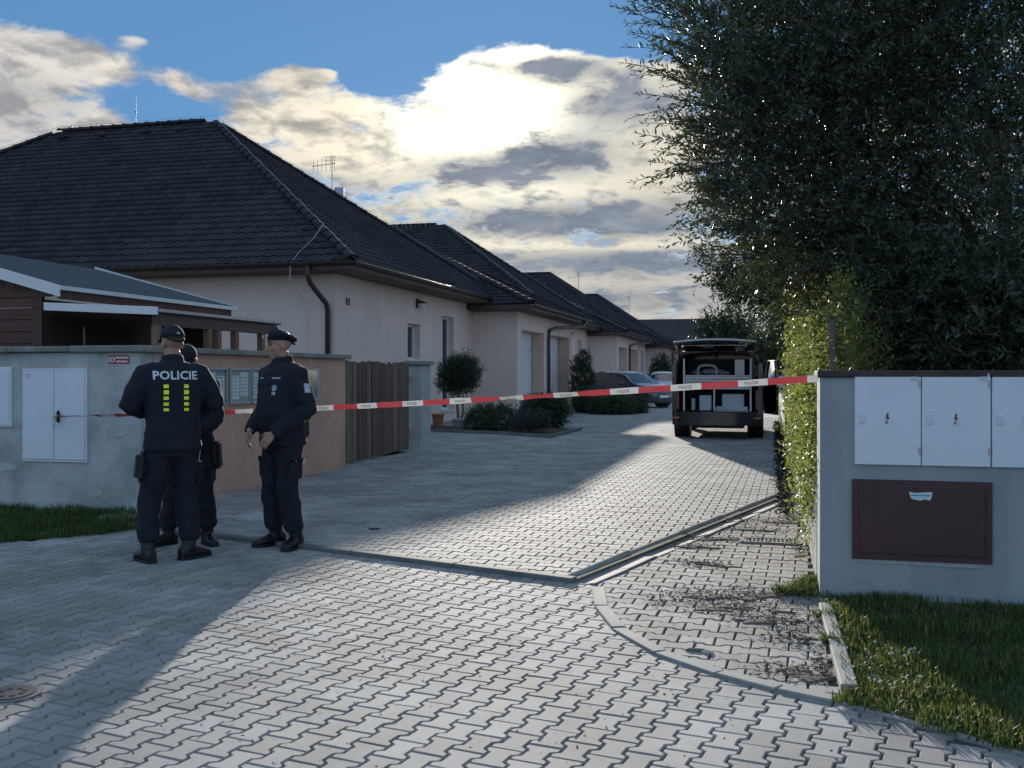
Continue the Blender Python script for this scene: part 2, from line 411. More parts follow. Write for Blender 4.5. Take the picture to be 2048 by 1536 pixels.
def pave(parent, org, ang, Ln, P, z, bounds, test, clips, near, gap=.0055, dep=.010, nmax=300, extra=None, mats=None):
    """interlocking bone pavers laid in half bond; the nearest ones are pieces of their own, the rest one mass"""
    base = bone(Ln, P, gap); inn = inset(base, .0055); n = len(base)
    mb = MB(); mb.add([(x, y, 0) for x, y in inn] + [(x, y, -dep) for x, y in base],
                      [tuple(range(n))] + [(i + n, (i + 1) % n + n, (i + 1) % n, i) for i in range(n)])
    me = mb.mesh('paver', (mats or (m_paver_o, m_paver))[0], fixn=False)
    ca, sa = math.cos(ang), math.sin(ang); cand = []
    for j in range(bounds[2], bounds[3]):
        for i in range(bounds[0], bounds[1]):
            u = (i + (.5 if j % 2 else 0)) * Ln; v = j * P
            x, y = org[0] + u * ca - v * sa, org[1] + u * sa + v * ca
            if test((x, y)) or (extra and any(segdist((x, y), a, b) < Ln * .6 for a, b in clips) and extra((x, y))): cand.append((x, y))
    full, cut = [], []
    r = Ln * .62
    for c in cand:
        if any(segdist(c, a, b) < r for a, b in clips): cut.append(c)
        else: full.append(c)
    full.sort(key=near)
    rnd = random.Random(5)
    for x, y in full[:nmax]:
        place('paver', me, parent, (x, y, z + rnd.uniform(-.0018, .0018)), (rnd.gauss(0, .006), rnd.gauss(0, .006), ang + rnd.gauss(0, .006)))
    V, Fc = [], []
    def put(outer, zz, tx, ty, cx, cy):
        inn = inset(outer, .0055); k = len(outer); o = len(V)
        V.extend([(px, py, zz + (px - cx) * tx + (py - cy) * ty) for px, py in inn]); V.extend([(px, py, zz - dep) for px, py in outer])
        Fc.append(tuple(range(o, o + k))); Fc.extend([(i + k + o, (i + 1) % k + k + o, (i + 1) % k + o, i + o) for i in range(k)])
    for x, y in full[nmax:] + cut:
        a2 = ang + rnd.gauss(0, .006); c2, s2 = math.cos(a2), math.sin(a2)
        pts = [(x + px * c2 - py * s2, y + px * s2 + py * c2) for px, py in base]
        for a, b in clips:
            if segdist((x, y), a, b) < r and len(pts) > 2: pts = clip(pts, a, b)
        if len(pts) < 3: continue
        q = [pts[0]]
        for p in pts[1:]:
            if math.hypot(p[0] - q[-1][0], p[1] - q[-1][1]) > .004: q.append(p)
        if len(q) < 3: continue
        ar = abs(sum(q[i - 1][0] * q[i][1] - q[i][0] * q[i - 1][1] for i in range(len(q)))) / 2
        if ar < .0012: continue
        put(q, z + rnd.uniform(-.0018, .0018), rnd.gauss(0, .006), rnd.gauss(0, .006), x, y)
    me2 = bpy.data.meshes.new('pavers_beyond'); me2.from_pydata(V, [], Fc); me2.materials.append((mats or (m_paver_o, m_paver))[1]); me2.update()
    tag(place('pavers_beyond', me2, parent), kind='stuff')

camd = lambda p: math.hypot(p[0] * CS + p[1] * SN, p[1] * CS - p[0] * SN)
def infrontview(p, m=.25):
    d = -SN * p[0] + CS * p[1]; l = CS * p[0] + SN * p[1]
    return d > 3.2 and abs(l) < d * .512 + m
# forecourt
fp = [(-14, 2.0, -.010), (3.2, 2.0, -.010), (3.2, 3.75, -.010)] + [(p.x, p.y, -.010) for p in reversed(EDG2)] + [(p.x, p.y, -.010) for p in reversed(EDG)] + \
     [(K1.x + .02, K1.y, -.010), (K0.x, K0.y, -.010), (-6.15, 8.83, -.010)] + [(p.x, p.y, -.010) for p in GRL[1:8]]
fore = MB().poly(fp).build('forecourt_paving', m_joint, kind='structure')
forepoly = [(p[0], p[1]) for p in fp]
pave(fore, (-1.0, 4.2), R(79.5), .175, .122, 0.0, (-60, 60, -60, 80), lambda p: inpoly(p, forepoly) and infrontview(p),
     [((K1.x + .05, K1.y - .015), (K0.x - .6, K0.y + .17))] + [(b, a) for a, b in zip(EDGP[:-1], EDGP[1:])], camd, extra=infrontview)
# lane, three centimetres higher
ZL = .03
lp = [(K0.x - .6, K0.y + .18, ZL - .013), (K1.x, K1.y, ZL - .013), (C2.x, C2.y, ZL - .013), (.25, 40, ZL - .013), (.25, 135, ZL - .013), (-9.4, 135, ZL - .013), (-9.4, 17, ZL - .013), (-6.3, 17, ZL - .013), (-6.3, 8.3, ZL - .013)]
YEND = 33.0
lane = MB().poly(lp).build('lane_paving', m_joint, kind='structure')
lanepoly = [(p[0], p[1]) for p in lp]
pave(lane, (-3.0, 7.0), R(-1.0), .19, .135, ZL, (-40, 30, -8, 230), lambda p: p[1] < YEND and inpoly(p, lanepoly) and infrontview(p),
     [((K0.x - .6, K0.y + .2), (K1.x, K1.y + .03)), ((K1.x - .08, K1.y + .04), (C2.x - .08, C2.y + .04)), ((.17, 12.25), (.17, 80))], camd, extra=lambda p: p[1] < YEND and infrontview(p) and p[0] < .4 and p[0] > -6.2 and not (p[0] > -.1 and p[1] < 12.2 and not inpoly(p, lanepoly)))
# farther up the lane the joints are too fine to be told apart
def far_paving():
    m = bpy.data.materials.new('paving_far'); m.use_nodes = True; nt = m.node_tree; N = nt.nodes; L = nt.links; b = N['Principled BSDF']
    b.inputs['Roughness'].default_value = .85
    g = N.new('ShaderNodeNewGeometry'); br = N.new('ShaderNodeTexBrick'); br.offset = .5
    br.inputs['Color1'].default_value = (.30, .29, .28, 1); br.inputs['Color2'].default_value = (.35, .34, .33, 1); br.inputs['Mortar'].default_value = (.16, .155, .15, 1)
    br.inputs['Scale'].default_value = 1; br.inputs['Mortar Size'].default_value = .008; br.inputs['Brick Width'].default_value = .19; br.inputs['Row Height'].default_value = .135
    L.new(g.outputs['Position'], br.inputs['Vector']); L.new(br.outputs[0], b.inputs['Base Color']); return m
MB().poly([(-9.4, YEND, ZL - .004), (.2, YEND, ZL - .004), (.2, 135, ZL - .004), (-9.4, 135, ZL - .004)]).build('lane_paving_far', far_paving(), kind='structure')
# footway at the right
wp = [(K1.x + .08, K1.y - .02, -.010)] + [(p.x, p.y, -.010) for p in EDG] + [(.32, 4.6, -.010), (.32, 13.0, -.010), (C2.x, C2.y, -.010)]
foot = MB().poly(wp).build('footway_paving', m_joint, kind='structure')
footpoly = [(p[0], p[1]) for p in wp]
pave(foot, (-.5, 5.0), R(-2.0), .19, .135, 0.004, (-20, 20, -8, 70), lambda p: inpoly(p, footpoly),
     [((C2.x + .135, C2.y - .03), (K1.x + .15, K1.y - .05))] + [(a, b) for a, b in zip(EDGP[:-1], EDGP[1:])], camd, extra=lambda p: p[0] < .31 and p[1] > 4.4, mats=(M('paver_dirty_near', (.32, .305, .29), .85, .14, 3, .4, 240, objr=.2, stain=(.17, .145, .12), sscale=2.2, samt=.6, bdist=.004, geo=True), M('paver_dirty', (.32, .305, .29), .85, .14, 3, .4, 240, isl=.2, stain=(.17, .145, .12), sscale=2.2, samt=.6, bdist=.004, geo=True)))

# kerb across the lane mouth: stones of a metre
def stone_run(name, mat, a, b, width, ztop, zbot, ln, parent, bev=.008, jit=.003):
    a, b = Vector(a), Vector(b); d = (b - a); n = max(1, round(d.length / ln)); d /= n
    ang = math.atan2(d.y, d.x); L_ = d.length
    me = MB().box((.003, -width / 2, zbot), (L_ - .003, width / 2, ztop)).mesh(name, mat, bevel=bev)
    for i in range(n):
        p = a + d * i
        place(name, me, parent, (p.x, p.y, random.uniform(-jit, jit)), (0, random.gauss(0, .003), ang + random.gauss(0, .004)))
kerb = box((K1.x - 4.0, K1.y + .05, -.06), (K1.x - 3.9, K1.y + .06, -.05)).build('kerb', m_kerbgrey, kind='structure')
stone_run('kerb_stone', m_kerbgrey, K0 + Vector((-.5, .17, 0)), K1, .085, ZL + .006, -.05, 1.0, kerb)
# concave channel stones
chan = box((K1.x + .5, K1.y + 1.0, -.06), (K1.x + .6, K1.y + 1.05, -.05)).build('channel_gutter', m_kerb, kind='structure')
d = (C2 - K1); nn = 10; ln = d.length / nn; prof = [(-.10, ZL + .006), (-.085, ZL + .004), (-.045, .010), (.0, -.004), (.06, -.004), (.12, .010), (.15, .013), (.15, -.06), (-.10, -.06)]
cm = MB().prism([(.004, y, z) for y, z in [(-a, b) for a, b in prof]], (ln - .008, 0, 0)).mesh('channel_stone', m_kerb, bevel=.003)
for i in range(nn):
    p = K1 + d * (i / nn)
    place('channel_stone', cm, chan, (p.x, p.y, random.uniform(-.004, .004)), (0, random.gauss(0, .004), math.atan2(d.y, d.x) + random.gauss(0, .006)))
# edging of the footway, curved out of short flat stones
edge = box((EDG[2].x, EDG[2].y, -.06), (EDG[2].x + .02, EDG[2].y + .02, -.05)).build('edging', m_kerb, kind='structure')
def edging(pts, name, mat, w, zt, ln):
    for a, b in zip(pts[:-1], pts[1:]): stone_run(name, mat, a, b, w, zt, -.06, ln, edge, .006)
edging(EDG, 'edging_stone', m_kerb, .085, .012, .5)
edging(EDG2[:4], 'edging_stone', m_kerb, .05, .008, 1.0)
edging([Vector((.33, 4.66, 0)), Vector((.31, 6.3, 0))], 'edging_stone', m_kerb, .075, .045, .8)
# the strip where the lane meets the low wall: dirt
# ------------------------------------------------------------------ houses along the lane
m_house = M('house_render', (.78, .63, .55), .92, .06, 1.5, .35, 220, stain=(.68, .55, .48), sscale=.7, samt=.6, bdist=.004, stretch=(1, 1, .45))
m_housep = M('house_render_peach', (.66, .47, .37), .92, .07, 1.5, .35, 220, bdist=.004)
m_tile = M('roof_tile', (.034, .035, .041), .8, .3, 1.2, .35, 90, isl=.28, bdist=.004, spec=.3)
m_tile_o = M('roof_tile_near', (.034, .035, .041), .8, .3, 1.2, .35, 90, objr=.28, bdist=.004, spec=.3)
m_brown = M('brown_metal', (.045, .032, .028), .38, .1, 6)
m_soffit = M('soffit_wood', (.075, .050, .040), .6, .2, 5, stretch=(1, 12, 1))
m_white = M('white_paint', (.74, .75, .76), .45, .05, 3)
m_gdoor = M('garage_door_white', (.66, .68, .72), .5, .05, 2)
m_steel = M('galvanised', (.42, .43, .45), .4, .1, 10, metal=.7)
m_wire = M('bright_wire', (.62, .62, .60), .3, .05, 10, metal=.6)
m_glassd = glass('window_glass', (.55, .62, .66), .02, .3)
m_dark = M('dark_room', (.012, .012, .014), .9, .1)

EX0, EX1, EY0, EY1, EZ, RZ_ = -28.3, -8.6, 19.63, 32.6, 3.83, 8.8
RXA, RXB, RY = -21.1, -15.8, 26.1
WXE, WY0, WY1, WZ, WAX, WAY, WAZ = -7.2, 30.0, 40.0, 3.60, -12.7, 35.0, 6.16
house = thing('house', (EX1 - .7, EY0 + .67, 0), 'nearest cream bungalow, its big dark tiled hip roof fills the upper left', 'house', group='bungalows in a row along the lane')
def add_walls(h):
    wx0, wx1, wy0, wy1 = EX0 + .7, EX1 - .7, EY0 + .67, EY1 - .67
    t = .35
    # lane side wall with two openings: split into piers so that the windows are true holes
    w = MB()
    w.box((wx0, wy0, -.05), (wx1 - t, wy0 + t, EZ - .12)); w.box((wx0, wy1 - t, -.05), (wx1 - t, wy1, EZ - .12)); w.box((wx0, wy0 + t, -.05), (wx0 + t, wy1 - t, EZ - .12))
    ops = [(24.8, 25.75, 1.80, 2.76), (27.55, 28.75, .35, 3.12)]
    y = wy0
    for (a, b, z0, z1) in ops:
        w.box((wx1 - t, y, -.05), (wx1, a, EZ - .12)); w.box((wx1 - t, a, -.05), (wx1, b, z0)); w.box((wx1 - t, a, z1), (wx1, b, EZ - .12)); y = b
    w.box((wx1 - t, y, -.05), (wx1, wy1, EZ - .12))
    w.build('wall', m_house, h)
    for (a, b, z0, z1) in ops:
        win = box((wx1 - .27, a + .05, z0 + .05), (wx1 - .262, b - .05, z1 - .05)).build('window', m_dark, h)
        f = MB(); x0, x1 = wx1 - .25, wx1 - .18
        f.box((x0, a, z0), (x1, a + .07, z1)).box((x0, b - .07, z0), (x1, b, z1)).box((x0, a + .07, z0), (x1, b - .07, z0 + .07)).box((x0, a + .07, z1 - .07), (x1, b - .07, z1))
        if z1 - z0 > 2: f.box((x0, (a + b) / 2 - .05, z0 + .07), (x1, (a + b) / 2 + .05, z1 - .07))
        f.build('frame', m_white, win)
        box((wx1 - .22, a + .07, z0 + .07), (wx1 - .212, b - .07, z1 - .07)).build('pane', m_glassd, win)
        box((wx1 - .18, a + .01, z0 - .03), (wx1 + .05, b - .01, z0 + .012)).build('sill', m_white, win)
    # garage wing
    g = MB(); gx, gy0, gy1 = -7.8, 30.6, 39.4; gz = WZ - .1; tt = .42
    doors = [(31.2, 34.35), (35.2, 38.85)]; dz = 2.85
    g.box((wx1 - .5, gy0, -.05), (gx, gy0 + .3, gz)); g.box((wx1 - .5, gy1 - .3, -.05), (gx, gy1, gz)); y = gy0 + .3
    for a, b in doors: g.box((gx - tt, y, -.05), (gx, a, gz)); g.box((gx - tt, a, dz), (gx, b, gz)); y = b
    g.box((gx - tt, y, -.05), (gx, gy1 - .3, gz))
    g.build('garage_wall', m_house, h)
    # peach reveals and piers
    for a, b in doors:
        box((gx - tt + .02, b - .012, 0), (gx + .012, b + .0, dz)).build('door_reveal', m_housep, h)
    box((gx + .002, doors[1][1] + .01, 0), (gx + .016, gy1 - .01, gz)).build('pier_facing', m_housep, h)
    for a, b in doors:
        gd = box((gx - tt - .06, a, 0), (gx - tt - .02, b - .013, dz)).build('garage_door', m_gdoor, h)
        for k in range(5):
            z0 = k * dz / 5
            box((gx - tt - .02, a + .03, z0 + .012), (gx - tt - .004, b - .04, z0 + dz / 5 - .012)).build('panel', m_gdoor, gd, bevel=.006)
    # wall lamp, vent
    lamp = MB().box((wx1, 25.42, 3.2), (wx1 + .05, 25.6, 3.45)).build('wall_lamp', m_brown, h)
    MB().prism([(wx1 + .05, 25.40, 3.42), (wx1 + .26, 25.40, 3.36), (wx1 + .26, 25.40, 3.33), (wx1 + .05, 25.40, 3.33)], (0, .22, 0)).build('lamp_hood', m_brown, lamp)
    box((wx1 + .06, 25.44, 3.20), (wx1 + .2, 25.58, 3.32)).build('lamp_shade', M('lamp_opal', (.7, .7, .66), .3), lamp)
    v = box((wx1 + .001, 20.85, 2.98), (wx1 + .02, 21.05, 3.14)).build('vent_grille', m_brown, h)
    for k in range(4): box((wx1 + .02, 20.87, 3.0 + k * .034), (wx1 + .026, 21.03, 3.016 + k * .034)).build('louvre', M('vent_light', (.25, .2, .17), .6), v)
    # floor block hides the inside
    return wx0, wx1, wy0, wy1
WX0, WX1, WY0_, WY1_ = add_walls(house)

def roof_faces():
    A = [Vector((EX0, EY0, EZ)), Vector((EX1, EY0, EZ)), Vector((RXB, RY, RZ_)), Vector((RXA, RY, RZ_))]
    B = [Vector((EX1, EY0, EZ)), Vector((EX1, EY1, EZ)), Vector((RXB, RY, RZ_))]
    C = [Vector((EX1, EY1, EZ)), Vector((EX0, EY1, EZ)), Vector((RXA, RY, RZ_)), Vector((RXB, RY, RZ_))]
    D = [Vector((EX0, EY1, EZ)), Vector((EX0, EY0, EZ)), Vector((RXA, RY, RZ_))]
    W = Vector((-17.5, WAY, WAZ)); Wa = Vector((WAX, WAY, WAZ))
    E = [Vector((-17.5, WY0, WZ)), Vector((WXE, WY0, WZ)), Wa, W]
    F = [Vector((WXE, WY0, WZ)), Vector((WXE, WY1, WZ)), Wa]
    H = [Vector((WXE, WY1, WZ)), Vector((-17.5, WY1, WZ)), W, Wa]
    return [A, B, C, D, E, F, H]
FACES = roof_faces()
def slab(face, th=.10):
    n = (face[1] - face[0]).cross(face[-1] - face[0]).normalized()
    return [p - n * .035 for p in face], n * -th
rb = MB()
for f in FACES:
    p, v = slab(f); rb.prism(p, (0, 0, -.10))
roof = rb.build('roof', m_soffit, house)
# interlocking wavy tiles
TW, TE = .25, .275
def tile_profile(nseg=6):
    us = [TW * 1.03 * k / nseg for k in range(nseg + 1)]
    zs = [.016 * math.cos(2 * math.pi * k / nseg) + .016 for k in range(nseg + 1)]
    return us, zs
def tile_positions(face):
    e = (face[1] - face[0]); W_ = e.length; e.normalize(); n = e.cross(face[-1] - face[0]).normalized(); up = n.cross(e)
    pts = [((p - face[0]).dot(e), (p - face[0]).dot(up)) for p in face]; Hh = max(v for u, v in pts)
    def lim(v):
        us = []
        for i in range(len(pts)):
            (u0, v0), (u1, v1) = pts[i], pts[(i + 1) % len(pts)]
            if (v0 - v) * (v1 - v) <= 0 and v0 != v1: us.append(u0 + (u1 - u0) * (v - v0) / (v1 - v0))
        return (min(us), max(us)) if len(us) >= 2 else None
    out = []
    rows = int(Hh / TE + .99)
    for r in range(rows):
        v = r * TE - .03
        l0 = lim(max(v + .02, .001)) if v < Hh else None
        if not l0: continue
        u = math.floor(l0[0] / TW) * TW
        while u < l0[1]:
            out.append((u, v)); u += TW
    return face[0], e, up, n, lim, Hh, out
us, zs = tile_profile(); NS = len(us)
tm = MB(); tm.smooth = True
tm.add([(u, -.0, z + .020) for u, z in zip(us, zs)] + [(u, TE + .03, z - .004) for u, z in zip(us, zs)], [(k, k + 1, k + 1 + NS, k + NS) for k in range(NS - 1)])
tm.smooth = False
tm.add([(u, 0, z + .020) for u, z in zip(us, zs)] + [(u, .004, z + .004) for u, z in zip(us, zs)], [(k + NS, k + 1 + NS, k + 1, k) for k in range(NS - 1)])
tile_me = tm.mesh('tile', m_tile_o, fixn=False)
cands = []; allV = {0: [], 1: []}; allF = {0: [], 1: []}
def emit(which, face_data, u, v):
    o, e, up, n, lim, Hh, _ = face_data; V, F = allV[which], allF[which]; b = len(V)
    l0, l1 = lim(min(max(v, .002), Hh - .002)), lim(min(max(v + TE + .03, .002), Hh - .002))
    for (vv, dz, l, row) in ((v, .020, l0, 0), (min(v + TE + .03, Hh), -.004, l1, 1)):
        for uu, z in zip(us, zs):
            q = u + uu
            if l: q = min(max(q, l[0]), l[1])
            V.append(tuple(o + e * q + up * vv + n * (z + dz)))
    for uu, z in zip(us, zs):
        q = u + uu
        if l0: q = min(max(q, l0[0]), l0[1])
        V.append(tuple(o + e * q + up * (v + .004) + n * (z + .004)))
    for k in range(NS - 1):
        F.append((b + k, b + k + 1, b + k + 1 + NS, b + k + NS)); F.append((b + k + 2 * NS, b + k + 1 + 2 * NS, b + k + 1, b + k))
rest = []
for fi, f in enumerate(FACES):
    fd = tile_positions(f)
    if fi in (2, 3): 
        pass
    for u, v in fd[6]:
        l0 = fd[4](max(v, .002)); l1 = fd[4](min(v + TE + .03, fd[5] - .002))
        interior = l0 and l1 and u > max(l0[0], l1[0]) and u + TW * 1.03 < min(l0[1], l1[1])
        p = fd[0] + fd[1] * u + fd[2] * v
        rest.append((camd(p), fi, u, v, interior, fd, p))
rest.sort(key=lambda q: (0 if (q[4] and q[1] in (0, 1)) else 1, q[0]))
inv_h = WM[house.name].inverted()
for k, (dist, fi, u, v, interior, fd, p) in enumerate(rest):
    emit(1, fd, u, v)
    if k < 300:
        o, e, up, n = fd[:4]
        mt = Matrix((e, up, n)).transposed().to_4x4()
        q = place('tile', tile_me, roof, inv_h @ p, mt.to_euler())
        q.rotation_euler.x += random.gauss(0, .006); q.rotation_euler.z += random.gauss(0, .006)
    else: emit(0, fd, u, v)
def stuffmesh(name, w):
    me = bpy.data.meshes.new(name); me.from_pydata([tuple(inv_h @ Vector(p)) for p in allV[w]], [], allF[w]); me.materials.append(m_tile)
    me.polygons.foreach_set('use_smooth', [True, False] * (len(allF[w]) // 2)); me.update(); return me
mass_me, mass_full = stuffmesh('roof_tiles_mass', 0), stuffmesh('roof_tiles_all', 1)
tag(place('roof_tiles_mass', mass_me, roof), kind='stuff')
# ridge and hip caps
cap_mb = MB(); cap_mb.smooth = True
ring = lambda y, r: [Vector((r * math.cos(a), y, r * .8 * math.sin(a))) for a in [math.pi * k / 6 for k in range(7)]]
cap_mb.loft([ring(0, .135), ring(.03, .135), ring(.03, .12), ring(.42, .105)], cap=False, closed=False)
cap_me = cap_mb.mesh('ridge_tile', m_tile_o)
def caps(a, b, par, lift=.03):
    a, b = Vector(a), Vector(b); d = b - a; n = int(d.length / .38); d.normalize()
    q = d.to_track_quat('Y', 'Z').to_euler()
    for k in range(n):
        p = a + d * (.38 * k) + Vector((0, 0, lift))
        o = place('ridge_tile', cap_me, par, inv_h @ p, q); o.rotation_euler.z += random.gauss(0, .01)
HIPS = [((EX1, EY0, EZ), (RXB, RY, RZ_)), ((EX1, EY1, EZ), (RXB, RY, RZ_)), ((EX0, EY0, EZ), (RXA, RY, RZ_)), ((RXA, RY, RZ_), (RXB, RY, RZ_)),
        ((WXE, WY0, WZ), (WAX, WAY, WAZ)), ((WXE, WY1, WZ), (WAX, WAY, WAZ)), ((WAX, WAY, WAZ), (-17.0, WAY, WAZ))]
for a, b in HIPS: caps(a, b, roof)
# vent tiles near the ridge
for X in (-20.6, -19.2, -17.8, -16.6):
    t = .93; y = EY0 + (RY - EY0) * t; z = EZ + (RZ_ - EZ) * t
    box((X - .12, y - .14, z), (X + .12, y + .12, z + .13)).build('vent_tile', m_tile_o, roof, bevel=.03)
# eaves: fascia, soffit, gutters
def eaves(h):
    f = MB(); s = .67
    f.box((EX0, EY0, EZ - .19), (EX1, EY0 + .03, EZ - .02)); f.box((EX1 - .03, EY0 + .03, EZ - .19), (EX1, EY1, EZ - .02))
    f.box((EX0 + .1, EY0 + .03, EZ - .2), (EX1 - .03, WY0_ + .1, EZ - .17)); f.box((WX1 - .1, WY0_ + .1, EZ - .2), (EX1 - .03, WY1_ + .5, EZ - .17))
    f.build('eaves', m_soffit, h)
    f = MB()
    f.box((WXE - .03, WY0, WZ - .19), (WXE, WY1, WZ - .02)); f.box((-9.2, WY0, WZ - .19), (WXE - .03, WY0 + .03, WZ - .02)); f.box((-9.2, WY0 + .03, WZ - .2), (WXE - .03, WY1, WZ - .165))
    f.build('garage_eaves', m_soffit, h)
    def gut(name, a, b, outv):
        a, b = Vector(a), Vector(b); d = (b - a).normalized(); o = Vector(outv); r = .065
        rg = [[p + o * (r + r * math.cos(t)) + Vector((0, 0, -r * math.sin(t))) for t in [math.pi * k / 8 for k in range(9)]] for p in (a, b)]
        rg2 = [[p + o * (r + (r - .006) * math.cos(t)) + Vector((0, 0, -(r - .006) * math.sin(t))) for t in [math.pi * k / 8 for k in range(9)]] for p in (a, b)]
        mb = MB(); mb.smooth = True; mb.loft(rg, cap=False, closed=False); mb.loft(rg2, cap=False, closed=False)
        g_ = mb.build(name, m_brown, h)
        MB().tube([a + o * 2 * r, b + o * 2 * r], .009, 6).build('gutter_bead', m_brown, g_)
        return g_
    gut('gutter', (EX0, EY0, EZ - .03), (EX1 + .1, EY0, EZ - .03), (0, -1, 0)); gut('gutter', (EX1, EY0 - .1, EZ - .03), (EX1, WY0 + .2, EZ - .03), (1, 0, 0))
    gut('gutter', (WXE, WY0 - .05, WZ - .03), (WXE, WY1, WZ - .03), (1, 0, 0))
    dp = MB(); dp.smooth = True
    y0 = EY0 - .07
    dp.tube([(-9.6, y0, EZ - .1), (-9.6, y0, EZ - .32), (-9.58, y0 + .1, EZ - .48), (-9.46, WY0_ - .14, EZ - .86), (-9.45, WY0_ - .075, EZ - 1.0), (-9.45, WY0_ - .075, .1)], .058, 10)
    p_ = dp.build('downpipe', m_brown, h)
    MB().tube([(-9.45, WY0_ - .075, 1.75), (-9.45, WY0_ - .075, 1.83)], .075, 10).build('pipe_socket', m_steel, p_)
    for z in (2.6, 1.2): MB().tube([(-9.45, WY0_ - .075, z), (-9.45, WY0_ - .075, z + .03)], .068, 10).build('pipe_clip', m_brown, p_)
    dp = MB(); dp.smooth = True
    dp.tube([(WXE + .065, 38.9, WZ - .1), (WXE + .065, 38.4, WZ - .35), (-7.62, 35.6, WZ - .5), (-7.72, 34.95, WZ - .62), (-7.72, 34.85, WZ - .9), (-7.72, 34.85, .05)], .055, 10)
    dp.build('downpipe', m_brown, h)
eaves(house)
# lightning conductor: wire on holders along ridge and near hip
wire = MB()
def wire_run(a, b, sag=.02, n=10, lift=.19):
    a, b = Vector(a), Vector(b); pts = []
    for k in range(n * 4 + 1):
        t = k / (n * 4); pts.append(a.lerp(b, t) + Vector((0, 0, lift - sag * abs(math.sin(math.pi * t * n)) + random.uniform(-.006, .006))))
    wire.tube(pts, .0055, 5)
wire_run((EX0 + 2, EY0 + 1.8, EZ + 1.35), (RXA, RY, RZ_)); wire_run((RXA, RY, RZ_), (RXB, RY, RZ_)); wire_run((RXB, RY, RZ_), (EX1 - .05, EY0 + .05, EZ + .02), lift=.17)
wire_run((RXB, RY, RZ_), (EX1, EY1, EZ))
a = Vector((RXB, RY, RZ_)).lerp(Vector((EX1, EY0, EZ)), .84)
wire.tube([a + Vector((0, 0, .18)), a + Vector((-.08, -.35, -.20)), a + Vector((-.2, -.8, -.55)), a + Vector((-.25, -1.12, -.84)), a + Vector((-.25, -1.14, -1.2)), (-9.98, WY0_ - .1, 3.0), (-9.95, WY0_ - .03, 2.4), (-9.95, WY0_ - .03, .2)], .0065, 5)
wo = wire.build('lightning_wire', m_wire, house)
rod = onY(272, 262, RY); MB().tube([(rod.x, RY, RZ_ + .02), (rod.x, RY, RZ_ + .95)], .006, 6).tube([(rod.x, RY, RZ_ + .42), (rod.x, RY, RZ_ + .48)], .02, 8).build('lightning_rod', m_brown, house)
for k in range(6):
    p = Vector((RXA, RY, RZ_)).lerp(Vector((RXB, RY, RZ_)), (k + .5) / 6); MB().tube([p + Vector((0, 0, .1)), p + Vector((0, 0, .21))], .012, 5).build('wire_holder', m_steel, wo)

LAB = ['second cream bungalow of the row, behind the dark car nosing out', 'third bungalow of the row, partly behind the white car', 'fourth and farthest bungalow of the row, only its roof and eaves show']
for k, off in enumerate((20.9, 45.6, 66.2)):
    h2 = copy_tree(house, None, skip=('tile', 'roof_tiles_mass', 'lightning_wire', 'lightning_rod', 'wire_holder', 'vent_tile', 'ridge_tile') if k else ('tile', 'roof_tiles_mass', 'lightning_rod', 'vent_tile'))
    h2.location.y += off; h2['label'] = LAB[k]
    r2 = [c for c in bpy.data.objects if c.parent == h2 and c.name.startswith('roof')][0]
    tag(place('roof_tiles_mass', mass_full, r2), kind='stuff')
    if k:
        rc = MB()
        for a, b in HIPS: rc.tube([inv_h @ (Vector(a) + Vector((0, 0, .02))), inv_h @ (Vector(b) + Vector((0, 0, .02)))], .11, 7)
        place('ridge_capping', rc.mesh('ridge_capping', m_tile, fixn=True), r2)

# aerials
def antenna(x, y, z0, z1, label, sc=1.0, panel=True, yaw=0.3):
    a = thing('roof_aerial', (x, y, z0), label, 'aerial', yaw, 'television aerials on the roofs')
    W = WM[a.name]; H = z1 - z0
    T = lambda *p: W @ Vector(p)
    MB().tube([T(0, 0, 0), T(0, 0, H)], .016, 8).build('mast', M('mast_grey', (.16, .165, .17), .6), a)
    MB().tube([T(-.62 * sc, 0, H * .80), T(.12 * sc, 0, H * .86)], .013, 6).build('boom', m_steel, a)
    for k in range(6):
        xx = (-.58 + .13 * k) * sc; zz = H * (.80 + .06 * (xx / sc + .62) / .74)
        MB().tube([T(xx, 0, zz - (.16 + .02 * k) * sc), T(xx, 0, zz + (.16 + .02 * k) * sc)], .007, 5).build('element', m_steel, a)
    for zz in (.97, .90): MB().tube([T(-.26 * sc, -.02, H * zz), T(.14 * sc, .02, H * zz)], .007, 5).build('element', m_steel, a)
    if panel:
        box((.07, -.03, H * .18), (.37, .03, H * .44), W).build('panel_antenna', M('aerial_panel', (.45, .52, .6), .5), a, bevel=.02)
    return a
antenna(-13.4, 29.0, 6.5, 8.3, 'roof aerial with flat square panel on the nearest roof')
p = onY(1157, 575, 72.0); antenna(p.x, 72.0, p.z - 1.0, p.z + 1.1, 'small aerial on the third roof of the row', 1.3, False)
p = onY(1258, 622, 90.0); antenna(p.x, 90.0, p.z - 1.2, p.z + 1.4, 'small lone aerial on the farthest roof', 1.3, False)

